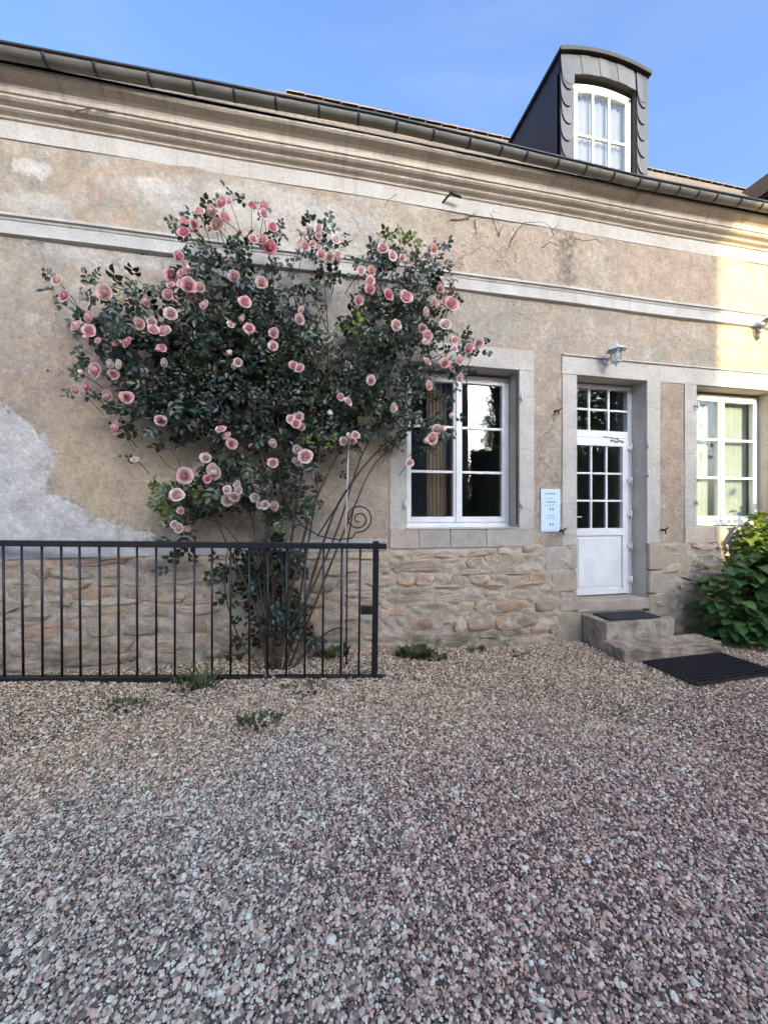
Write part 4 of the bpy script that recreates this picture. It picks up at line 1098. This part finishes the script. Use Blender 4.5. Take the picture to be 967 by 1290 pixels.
# blooms
fl_pts = []
for i, (u, v, dpx, t) in enumerate(FL):
    y = -random.uniform(.44, .57)
    p = W(u, v, y); dist = (CAM_D + y) / _dir(u, v)[1]
    dia = dpx / FPX * dist * 1.02
    isb = dpx < 9.2
    o = link('rose_bud' if isb else 'rose_bloom', bud if isb else blooms[i % 5], rose)
    o.location = p - RO
    face = Vector((random.gauss(0, .38) - (345 - u) / 800, -1, random.gauss(.02, .32))).normalized()
    if isb: face = Vector((random.gauss(0, .5), -.35, .8)).normalized()
    q = face.to_track_quat('Z', 'Y'); o.rotation_mode = 'QUATERNION'; o.rotation_quaternion = q @ Matrix.Rotation(random.uniform(0, 6.28), 4, 'Z').to_quaternion()
    s_ = dia * (random.uniform(.80, 1.04) if not isb else .95); o.scale = (s_, s_, s_ * random.uniform(.9, 1.15))
    c = pink(min(1, max(0, t - .02 + random.gauss(0, .13)))); g = random.uniform(.9, 1.05); o.color = (c[0] * g, c[1] * g, c[2] * g, 1)
    fl_pts.append((p, face, dia))

# canes
CANES = [[(342,850),(338,770),(325,690),(300,600),(270,500),(225,420),(175,375),(120,355)], [(348,850),(345,760),(340,680),(330,580),(318,480),(300,390),(285,320),(272,275)], [(352,850),(355,760),(352,660),(350,560),(348,470),(346,380),(338,310)],
 [(358,850),(372,770),(385,700),(400,610),(405,520),(412,440),(408,360),(404,310)], [(362,850),(395,770),(415,715),(440,650),(470,590),(500,555),(522,510)], [(350,850),(368,740),(392,640),(430,560),(470,480),(500,400),(510,330)],
 [(356,850),(385,760),(405,690),(432,625),(480,565),(530,530),(568,512)], [(338,850),(318,760),(290,690),(262,640),(235,610)], [(345,850),(330,740),(318,640),(300,560),(240,500),(180,470),(125,470)], [(340,850),(322,770),(305,700),(280,660),(230,650)],
 [(352,850),(362,720),(375,610),(400,500),(450,420),(490,370),(545,320)], [(347,850),(340,720),(330,610),(290,500),(230,440),(150,430),(110,415)], [(368,800),(400,720),(430,660),(460,560),(520,480),(570,440)], [(332,850),(300,800),(285,740),(288,690)], [(362,850),(410,800),(430,790)],
 [(390,520),(400,450),(380,400),(370,370)], [(460,520),(420,430),(395,370)], [(300,520),(270,450),(240,400),(215,370)], [(335,850),(333,700),(345,600),(365,520),(385,470)]]
cm_ = MB()
for ci, pl_ in enumerate(CANES):
    yb = -.34 + random.uniform(-.06, .06); n = len(pl_); pts = []
    for i, (u, v) in enumerate(pl_):
        q = i / (n - 1); y = lerp(yb, -.16 - .16 * random.random(), min(1, q * 1.5)); 
        if v >= 850: p = W(u, 845, -.34); p = Vector((p.x, -.34 + random.uniform(-.04, .04), .06))
        else: p = W(u + random.uniform(-3, 3), v, y)
        pts.append(p)
    fine = []
    for i in range(n - 1):
        p0, p1, p2, p3 = pts[max(0, i-1)], pts[i], pts[i+1], pts[min(n-1, i+2)]
        for k in range(5):
            t = k / 5; fine.append(.5 * ((2 * p1) + (p2 - p0) * t + (2*p0 - 5*p1 + 4*p2 - p3) * t*t + (3*p1 - p0 - 3*p2 + p3) * t**3))
    fine.append(pts[-1]); N = len(fine); r0 = random.uniform(.010, .017)
    cm_.tube([p - RO for p in fine], [r0 * (1 - .72 * i / N) for i in range(N)], 6)
for p, face, dia in fl_pts:      # flower stalks
    b = p - face * dia * .2; e_ = p + Vector((random.gauss(0, .05) + (-.13 - p.x) * .06, random.uniform(.08, .22), -random.uniform(.06, .2)))
    cm_.tube([b - RO, (b.lerp(e_, .5) + Vector((0, 0, .015))) - RO, e_ - RO], .0035, 4)
for p in random.sample(cen, 420):
    e_ = p + Vector((random.gauss(0, .07) + (-.13 - p.x) * .06, random.uniform(-.02, .1), -random.uniform(.05, .22)))
    cm_.tube([p - RO, (p.lerp(e_, .5) + Vector((random.gauss(0, .012), 0, random.gauss(0, .012)))) - RO, e_ - RO], .003, 4)
cm_.build('canes', M['cane'], rose, fix=False)

def fallen_petals():
    r = np.random.default_rng(21); V = []; Fc = []; Cc = []
    for _ in range(260):
        if r.uniform() < .75: x, y = r.normal(.0, .55), -r.uniform(.45, 1.25)
        else: x, y = r.uniform(-2.2, 1.6), -r.uniform(.3, 1.6)
        z = float(ground_z(x, y)) + .014; a = r.uniform(0, 6.28); s_ = r.uniform(.012, .024); d = np.array((math.cos(a), math.sin(a), r.normal(0, .25))); e = np.array((-math.sin(a), math.cos(a), r.normal(0, .25)))
        o = np.array((x, y, z)); b = len(V); cup = np.array((0, 0, .006))
        V += [o - d * s_, o - d * s_ * .4 + e * s_ * .8 + cup, o + d * s_ * .6 + e * s_ * .6 + cup, o + d * s_ + cup, o + d * s_ * .6 - e * s_ * .6 + cup, o - d * s_ * .4 - e * s_ * .8 + cup]
        Fc += [(b, b+1, b+5), (b+1, b+2, b+5), (b+2, b+4, b+5), (b+2, b+3, b+4)]; Cc += [np.array((.74, .60, .52)) * r.uniform(.75, 1.08)] * 6
    o = link('fallen_petals', np_mesh('fallen_petals', np.array(V), np.array(Fc), M['grass'], np.array(Cc))); tag(o, 'pale fallen rose petals strewn on the gravel by the railing', 'petals', kind='stuff')
fallen_petals()
# ================================================================== SHRUBS BY THE RIGHT WINDOW
def big_leaf_mesh(name, mat, cols, seed, pointy=.5):
    r = random.Random(seed); V = []; Fc = []; T = []
    n = 6
    for i in range(n + 1):
        t = i / n; w = math.sin(math.pi * min(1, t ** .8)) ** .8 * .36 * (1 if i < n else 0)
        zc = .06 * math.sin(t * 2.4) - .16 * t * t
        for s_ in (-1, 0, 1):
            V.append((s_ * w + r.uniform(-.008, .008), t - .02, zc + (.07 * w / .36 if s_ else 0) + r.uniform(-.006, .006))); 
    for i in range(n):
        for k in (0, 1):
            a = 3 * i + k; Fc.append((a, a + 1, a + 4, a + 3))
    c = np.array(cols)
    T = [tuple(c * (1.25 if j % 3 == 1 else 1.0)) for j in range(len(V))]
    return np_mesh(name, V, Fc, mat, np.array(T), smooth=True)
def shrub(name, label, base, blobs, n_leaf, size, cols, seed, maxobj=300):
    e = empty(name, base); tag(e, label, 'shrub'); B = Vector(base); r = random.Random(seed)
    meshes = [big_leaf_mesh('leaf', M['leaf2'], c, k) for k, c in enumerate(cols)]
    sprites = []
    for _ in range(n_leaf):
        b = r.choices(blobs, [x[6] for x in blobs])[0]
        while True:
            d = Vector((r.uniform(-1, 1), r.uniform(-1, 1), r.uniform(-1, 1)))
            if .25 < d.length < 1: break
        d = d.normalized() * (d.length ** .45)
        p = Vector((b[0] + d.x * b[3], b[1] + d.y * b[4], b[2] + d.z * b[5]))
        if p.z < .03 or p.y > -.05: continue
        out = (Vector((d.x, d.y - .35, d.z * .7 + .25)) + Vector((r.gauss(0, .35), r.gauss(0, .35), r.gauss(0, .3)))).normalized()
        ydir = Vector((out.x, out.y, out.z * .4 - .35 + r.gauss(0, .25))).normalized()
        zdir = (Vector((0, -.35, 1)) + out * .5 + Vector((r.gauss(0, .25), r.gauss(0, .25), 0))); zdir = (zdir - ydir * zdir.dot(ydir)).normalized()
        xdir = ydir.cross(zdir); s_ = size * r.uniform(.65, 1.25)
        Mx = Matrix((xdir, ydir, zdir)).transposed().to_4x4(); Mx = Matrix.Translation(p - B) @ Mx @ Matrix.Scale(s_, 4)
        # how open to the camera
        key = (p - Vector((0, -CAM_D, CAM_H))).length
        sprites.append((key, Mx, r.randrange(len(meshes))))
    sprites.sort(key=lambda q: q[0])
    for key, Mx, k in sprites[:maxobj]:
        o = link('leaf', meshes[k], e); o.matrix_local = Mx
    V = []; Fc = []; Cc = []
    for key, Mx, k in sprites[maxobj:]:
        b = len(V); me = meshes[k]
        for j, vv in enumerate(me.vertices): V.append(tuple(Mx @ vv.co)); Cc.append(np.array(cols[k]) * (1.25 if j % 3 == 1 else 1))
        Fc += [tuple(b + i for i in p.vertices) for p in me.polygons]
    if V:
        o = link('inner_foliage', np_mesh('inner_foliage', V, Fc, M['leaf2'], np.array(Cc), smooth=True), e); o['kind'] = 'stuff'
    m = MB()
    for _ in range(26):
        b = r.choice(blobs); t = Vector((b[0] + r.uniform(-.7, .7) * b[3], b[1] + r.uniform(-.5, .5) * b[4], b[2] + r.uniform(-.3, .5) * b[5])); s0 = Vector((B.x + r.uniform(-.2, .2), B.y + r.uniform(-.12, .12), 0))
        m.tube([s0 - B, s0.lerp(t, .5) + Vector((0, 0, .06)) - B, t - B], [.011, .008, .004], 5)
    m.build('stems', M['cane'], e, fix=False)
    return e
shrub('broadleaf_shrub', 'dark green broad leaved shrub spilling over the gravel beside the steps', (5.2, -.45, 0),
      [(4.86, -.36, .48, .34, .28, .46, 1), (5.25, -.45, .58, .50, .36, .52, 1.6), (5.75, -.5, .6, .5, .4, .55, 1.2), (4.98, -.50, .22, .38, .26, .24, .8), (5.45, -.62, .25, .5, .25, .28, .8)], 900, .145,
      [(.065, .13, .036), (.045, .10, .03), (.09, .17, .045), (.05, .115, .042), (.12, .20, .06), (.10, .13, .04)], 11)
shrub('climbing_shrub', 'yellow green sunlit shrub under the curtained window behind the dark shrub', (5.9, -.2, 0),
      [(5.62, -.22, 1.30, .30, .15, .22, 1), (5.85, -.24, 1.02, .34, .16, .34, 1.1), (5.40, -.2, 1.12, .18, .10, .14, .35), (6.15, -.26, 1.4, .34, .2, .34, 1.1), (5.55, -.2, .88, .22, .12, .22, .5)], 800, .105,
      [(.17, .24, .045), (.13, .20, .04), (.22, .28, .06), (.10, .165, .035)], 13)

# ================================================================== WEEDS
def tuft(u, v, n, h, spread, label, cols, broad=False, seed=0, z=None):
    p = G(u, v, .03 if z is None else z); gzv = float(ground_z(p.x, p.y)); p = Vector((p.x, p.y, gzv)); r = random.Random(seed)
    e = empty('weed_tuft', p); tag(e, label, 'weed', 'weeds growing through the gravel')
    V = []; Fc = []; Cc = []
    for _ in range(n):
        a = r.uniform(0, 6.28); q = spread * math.sqrt(r.random()); b0 = Vector((q * math.cos(a), q * math.sin(a) * .6, .0)); ln = h * r.uniform(.5, 1.2)
        d = Vector((math.cos(a) * r.uniform(.2, .9), math.sin(a) * r.uniform(.2, .9), 1)).normalized(); w = ln * (.16 if broad else .035) + .002; sd = Vector((-math.sin(a), math.cos(a), 0))
        m1 = b0 + d * ln * .55; tp = b0 + d * ln * .9 + Vector((d.x, d.y, -.25)) * ln * .3; b = len(V)
        V += [tuple(b0 - sd * w * .5), tuple(b0 + sd * w * .5), tuple(m1 + sd * w), tuple(m1 - sd * w), tuple(tp)]
        Fc += [(b, b+1, b+2), (b, b+2, b+3), (b+3, b+2, b+4)]; c = np.array(r.choice(cols)) * r.uniform(.7, 1.3); Cc += [c] * 5
    o = link('blades', np_mesh('blades', V, Fc, M['grass'], np.array(Cc)), e); o['kind'] = 'stuff'
GC = [(.06, .10, .03), (.09, .13, .045), (.12, .15, .06), (.05, .08, .035), (.15, .14, .07)]
for i, (u, v, n, h, s_, lb, br) in enumerate([
    (522, 832, 150, .11, .17, 'low green weed clump at the foot of the plinth past the railing post', True),
    (548, 835, 60, .07, .12, 'sparse weed patch beside the low clump under the window', True),
    (165, 838, 170, .16, .30, 'leafy weeds behind the railing at the plinth foot', True),
    (258, 876, 34, .22, .07, 'tall grass tuft growing just before the bottom rail', False),
    (240, 872, 60, .07, .2, 'short leafy weeds around the tall grass tuft', True),
    (155, 900, 70, .05, .16, 'flat grey green weed patch before the railing', True),
    (325, 915, 90, .06, .15, 'flat weed patch on gravel before the rose', True),
    (385, 878, 60, .05, .2, 'thin weeds sprinkled along the bottom rail', True),
    (600, 822, 40, .06, .1, 'tiny weeds at the plinth foot under the window', True),
    (650, 825, 36, .05, .12, 'tiny weeds at the plinth foot near the door', True),
    (216, 1096, 14, .03, .03, 'tiny moss tuft in open gravel', True),
    (200, 1190, 12, .022, .03, 'tiny brown green moss tuft in open gravel', True),
    (87, 1238, 14, .022, .03, 'small moss tuft in the foreground gravel', True),
    (300, 835, 90, .12, .2, 'dark weeds around the rose foot', True),
    (420, 835, 80, .10, .16, 'dark weeds between rose foot and railing post', True)]):
    tuft(u, v, n, h, s_, lb, GC, br, i + 50)

# ================================================================== GRAVEL
def build_gravel():
    pts = []; 
    # jittered lattice, finer and complete near the camera
    def field(x0, x1, y0, y1, sp):
        gx = np.arange(x0, x1, sp); gy = np.arange(y0, y1, sp); X, Y = np.meshgrid(gx, gy); P = np.stack([X.ravel(), Y.ravel()], -1); P += rng.uniform(-.55 * sp, .55 * sp, P.shape); return P
    P = field(-3.7, 6.8, -3.45, .0, .0090)
    # keep what can be seen from near the photograph's place
    ang = np.arctan2(P[:, 0], P[:, 1] + CAM_D); dist = np.hypot(P[:, 0], P[:, 1] + CAM_D)
    keep = ((ang > R(-50)) & (ang < R(72))) & (dist > .55)
    keep |= (P[:, 1] > -2.2) & (P[:, 0] > -3.6) & (P[:, 0] < 6.6)
    keep &= ~((P[:, 0] > 3.1) & (P[:, 0] < 4.2) & (P[:, 1] > -.62))
    keep &= P[:, 1] < -.02
    P = P[keep]
    # thin out far ones a little
    far = np.hypot(P[:, 0], P[:, 1] + CAM_D) > 3.2
    P = P[~far | (rng.uniform(size=len(P)) < .62)]
    Q = field(-5.2, 8.0, -6.2, .0, .017)      # coarser cover round about
    aq = np.arctan2(Q[:, 0], Q[:, 1] + CAM_D); dq = np.hypot(Q[:, 0], Q[:, 1] + CAM_D)
    kq = ~(((aq > R(-50)) & (aq < R(72)) & (dq > .55) & (Q[:, 1] > -3.45) & (Q[:, 0] > -3.7) & (Q[:, 0] < 6.8)) | ((Q[:, 1] > -2.2) & (Q[:, 0] > -3.6) & (Q[:, 0] < 6.6))) & (Q[:, 1] < -.02)
    Q = Q[kq]; nf = len(P); P = np.concatenate([P, Q]); n = len(P)
    Z = ground_z(P[:, 0], P[:, 1]) + rng.uniform(-.003, .007, n)
    size = rng.lognormal(0, .36, n) * .0049; size = np.clip(size, .0022, .012)
    size[nf:] *= 1.75
    big = rng.uniform(size=n) < .002; size[big] *= 1.5
    rot = rng.uniform(0, 2 * math.pi, (n, 3)); rot[:, :2] = rng.normal(0, .35, (n, 2))
    scl = np.stack([size * rng.uniform(.9, 1.45, n), size * rng.uniform(.75, 1.1, n), size * rng.uniform(.5, .85, n)], -1)
    # colours: mauve and grey in the open yard, tan nearer the wall
    def vnoise(x, y, s, seed):
        q = np.random.default_rng(seed).uniform(0, 1, (64, 64)); xi = x * s + 30; yi = y * s + 30; i = np.floor(xi).astype(int) % 64; j = np.floor(yi).astype(int) % 64; fx = xi - np.floor(xi); fy = yi - np.floor(yi)
        fx = fx*fx*(3-2*fx); fy = fy*fy*(3-2*fy); i2 = (i+1) % 64; j2 = (j+1) % 64
        return q[i, j]*(1-fx)*(1-fy) + q[i2, j]*fx*(1-fy) + q[i, j2]*(1-fx)*fy + q[i2, j2]*fx*fy
    nz1 = vnoise(P[:, 0], P[:, 1], 1.3, 1) * .6 + vnoise(P[:, 0], P[:, 1], 3.7, 2) * .4
    tan_w = sstep(-2.0, -.9, P[:, 1] + (nz1 - .5) * 1.2)
    grey_w = np.clip(sstep(.9, -.4, P[:, 0] + (nz1 - .5) * 1.6) * .75 + .16 + (nz1 - .5) * .7, 0, .9)
    mauve = np.array([(.46, .345, .295), (.34, .24, .205), (.56, .44, .375), (.24, .17, .145), (.68, .57, .49), (.50, .36, .295), (.15, .11, .095), (.09, .07, .06)])
    grey = np.array([(.40, .375, .325), (.26, .245, .215), (.52, .49, .43), (.66, .62, .54), (.15, .14, .125)])
    tan = np.array([(.48, .385, .275), (.35, .27, .185), (.60, .50, .37), (.24, .185, .13), (.70, .61, .48), (.42, .33, .23), (.14, .11, .08)])
    u = rng.uniform(size=n); col = mauve[rng.integers(0, len(mauve), n)]
    gsel = u < grey_w; col[gsel] = grey[rng.integers(0, len(grey), gsel.sum())]
    tsel = rng.uniform(size=n) < tan_w * .85; col[tsel] = tan[rng.integers(0, len(tan), tsel.sum())]
    wsel = rng.uniform(size=n) < .022; col[wsel] = np.array((.78, .72, .62))
    col = col * rng.uniform(.8, 1.2, (n, 1)) * np.array((1.36, 1.20, 1.05)); col = np.clip(col, 0, .82)
    me = bpy.data.meshes.new('gravel'); me.vertices.add(n); me.vertices.foreach_set('co', np.stack([P[:, 0], P[:, 1], Z], -1).astype(np.float32).ravel())
    a = me.attributes.new('rot', 'FLOAT_VECTOR', 'POINT'); a.data.foreach_set('vector', rot.astype(np.float32).ravel())
    a = me.attributes.new('scl', 'FLOAT_VECTOR', 'POINT'); a.data.foreach_set('vector', scl.astype(np.float32).ravel())
    a = me.attributes.new('col', 'FLOAT_COLOR', 'POINT'); c4 = np.ones((n, 4), np.float32); c4[:, :3] = col; a.data.foreach_set('color', c4.ravel())
    a = me.attributes.new('pick', 'INT', 'POINT'); a.data.foreach_set('value', rng.integers(0, 6, n).astype(np.int32))
    me.materials.append(M['gravel'])
    o = link('gravel', me); tag(o, 'loose mauve and tan crushed gravel covering the yard', 'gravel', kind='stuff')
    ng = bpy.data.node_groups.new('gravel_nodes', 'GeometryNodeTree')
    ng.interface.new_socket('Geometry', in_out='INPUT', socket_type='NodeSocketGeometry'); ng.interface.new_socket('Geometry', in_out='OUTPUT', socket_type='NodeSocketGeometry')
    N = ng.nodes; gi = N.new('NodeGroupInput'); go = N.new('NodeGroupOutput'); Lk = ng.links.new
    g2i = N.new('GeometryNodeGeometryToInstance')
    for k in range(6):
        ico = N.new('GeometryNodeMeshIcoSphere'); ico.inputs['Radius'].default_value = 1; ico.inputs['Subdivisions'].default_value = 2
        sp = N.new('GeometryNodeSetPosition'); nz = N.new('ShaderNodeTexNoise'); nz.noise_dimensions = '4D'; nz.inputs['W'].default_value = k * 7.3; nz.inputs['Scale'].default_value = .9; nz.inputs['Detail'].default_value = 2
        sub = N.new('ShaderNodeVectorMath'); sub.operation = 'SUBTRACT'; sub.inputs[1].default_value = (.5, .5, .5); mul = N.new('ShaderNodeVectorMath'); mul.operation = 'SCALE'; mul.inputs['Scale'].default_value = 1.5
        Lk(nz.outputs['Color'], sub.inputs[0]); Lk(sub.outputs[0], mul.inputs[0]); Lk(mul.outputs[0], sp.inputs['Offset']); Lk(ico.outputs[0], sp.inputs['Geometry'])
        sm = N.new('GeometryNodeSetMaterial'); sm.inputs['Material'].default_value = M['gravel']; Lk(sp.outputs[0], sm.inputs[0])
        Lk(sm.outputs[0], g2i.inputs[0])
    iop = N.new('GeometryNodeInstanceOnPoints'); Lk(gi.outputs[0], iop.inputs['Points']); Lk(g2i.outputs[0], iop.inputs['Instance']); iop.inputs['Pick Instance'].default_value = True
    def named(nm, typ):
        q = N.new('GeometryNodeInputNamedAttribute'); q.data_type = typ; q.inputs['Name'].default_value = nm; return q.outputs['Attribute']
    Lk(named('pick', 'INT'), iop.inputs['Instance Index']); Lk(named('scl', 'FLOAT_VECTOR'), iop.inputs['Scale'])
    e2r = N.new('FunctionNodeEulerToRotation'); Lk(named('rot', 'FLOAT_VECTOR'), e2r.inputs[0]); Lk(e2r.outputs[0], iop.inputs['Rotation'])
    Lk(iop.outputs[0], go.inputs[0])
    md = o.modifiers.new('gravel', 'NODES'); md.node_group = ng
    print('gravel stones', n)
build_gravel()

# ================================================================== OPPOSITE SIDE OF THE YARD (shade and reflections)
def opposite():
    y0 = -16.0; xr = 5.13 + (-y0) * math.tan(SUN_AZ); h = 5.22 + (-y0) * math.tan(SUN_EL) / math.cos(SUN_AZ)
    e = empty('manor_house', (xr - 8, y0 - 4, 0)); tag(e, 'tall manor house standing across the gravel yard', 'house'); O = Vector(e.location)
    def add(m, nm, mt, par=e, **k): m.v = [(a - O.x, b - O.y, c - O.z) for a, b, c in m.v]; return m.build(nm, mt, par, **k)
    m = MB(); m.box(xr - 18, xr, y0 - 9, y0, -.3, h); add(m, 'wall', M['opp_wall'])
    m = MB(); m.add([(xr - 18.0, y0 - .0, h + .002), (xr, y0, h + .002), (xr, y0 - 9, h + .002), (xr - 18.0, y0 - 9, h + .002), (xr - 14, y0 - 4.5, h + .9), (xr - 4, y0 - 4.5, h + .9)], [(0, 1, 5, 4), (1, 2, 5), (2, 3, 4, 5), (3, 0, 4)]); add(m, 'roof', M['slate_dark'])
    for i in range(6):
        for z in (.9, 4.0, 6.8):
            x = xr - 2.2 - i * 2.7
            wv = MB(); wv.box(x - .55, x + .55, y0 - .05, y0 + .03, z, z + 1.9); wo_ = add(wv, 'window', M['white'])
            p = MB(); p.box(x - .47, x - .03, y0 + .031, y0 + .036, z + .08, z + 1.82); p.box(x + .03, x + .47, y0 + .031, y0 + .036, z + .08, z + 1.82); add(p, 'pane', M['room'], wo_)
            s_ = MB(); s_.box(x - 1.08, x - .57, y0 + .002, y0 + .05, z - .02, z + 1.92); s_.box(x + .57, x + 1.08, y0 + .002, y0 + .05, z - .02, z + 1.92); add(s_, 'shutter_pair', M['shutter'])
opposite()
def tree(name, label, x, y, h, rw, n, seed, conifer=False, col=(.05, .09, .03), zc0=.25):
    e = empty(name, (x, y, 0)); tag(e, label, 'tree', 'garden trees across the yard'); r = np.random.default_rng(seed)
    m = MB(); m.tube([(0, 0, 0), (.05, .03, h * .4), (-.03, 0, h * .9)], [h * .03, h * .02, h * .006], 8)
    for k in range(8):
        a = k * 2.4; zz = h * (.25 + .07 * k); m.tube([(0, 0, zz), (math.cos(a) * rw * .5, math.sin(a) * rw * .5, zz + .12 * h)], [h * .012, h * .004], 5)
    m.build('trunk', M['bark'], e, fix=False)
    V = np.zeros((n * 4, 3)); Cc = np.zeros((n * 4, 3)); 
    cl = r.normal(size=(60, 3)); cl /= np.linalg.norm(cl, axis=1)[:, None]; cl *= r.uniform(.35, 1, (60, 1))
    for i in range(n):
        c = cl[r.integers(60)]; zq = (c[2] * .5 + .5)
        if conifer: rad = rw * (1.05 - zq); P = np.array((c[0] * rad, c[1] * rad, h * (zc0 + (1 - zc0) * zq)))
        else: P = np.array((c[0] * rw, c[1] * rw, h * (zc0 + (1 - zc0) * zq)))
        P = P + r.normal(0, rw * .16, 3)
        a = r.normal(size=3); a /= np.linalg.norm(a); b = np.cross(a, r.normal(size=3)); b /= np.linalg.norm(b); s_ = r.uniform(.05, .11)
        V[4*i:4*i+4] = [P - a * s_, P + b * s_ * .6, P + a * s_, P - b * s_ * .6]; Cc[4*i:4*i+4] = np.array(col) * r.uniform(.6, 1.4)
    o = link('crown', np_mesh('crown', V, np.arange(n * 4).reshape(n, 4), M['leaf2'], Cc), e); o['kind'] = 'stuff'
tree('conifer', 'tall dark conifer in the garden across the yard', 13.0, -20, 12.5, 1.7, 6000, 1, True, (.03, .055, .03))
tree('garden_tree', 'rounded garden tree beyond the manor corner', 11.7, -21, 5.4, 2.2, 4500, 2)
tree('garden_tree', 'wide garden tree beside the dark conifer', 15.5, -18, 5.0, 2.6, 4500, 3)
tree('broad_tree', 'broad leafy tree beside the yard opposite the white door', 11.4, -8.2, 8.5, 2.9, 9000, 7, False, (.04, .07, .025), .12)
tree('garden_tree', 'pale green garden bush beside the manor corner', 8.6, -14.5, 2.2, 1.0, 2500, 4, False, (.12, .16, .04), .1)
def hedge():
    e = empty('garden_hedge', (13, -14, 0)); tag(e, 'tall clipped hedge closing the garden across the yard', 'hedge'); r = np.random.default_rng(9); n = 16000
    P = np.stack([r.uniform(-4.6, 9, n), r.uniform(-.6, .6, n), r.uniform(0, 4.95, n) + 0], -1); P[:, 2] += .25 * np.sin(P[:, 0] * 1.9) * (P[:, 2] > 3)
    a = r.normal(size=(n, 3)); a /= np.linalg.norm(a, axis=1)[:, None]; b = np.cross(a, r.normal(size=(n, 3))); b /= np.linalg.norm(b, axis=1)[:, None]; s_ = r.uniform(.06, .14, (n, 1))
    V = np.stack([P - a * s_, P + b * s_ * .7, P + a * s_, P - b * s_ * .7], 1).reshape(-1, 3); Cc = np.repeat(np.array((.045, .085, .03)) * r.uniform(.6, 1.4, (n, 1)), 4, 0)
    o = link('foliage', np_mesh('hedge_foliage', V, np.arange(n * 4).reshape(n, 4), M['leaf2'], Cc), e); o['kind'] = 'stuff'
    m = MB(); m.box(-4.5, 8.9, -.35, .35, 0, 4.6); m.build('core', M['bark'], e)
hedge()
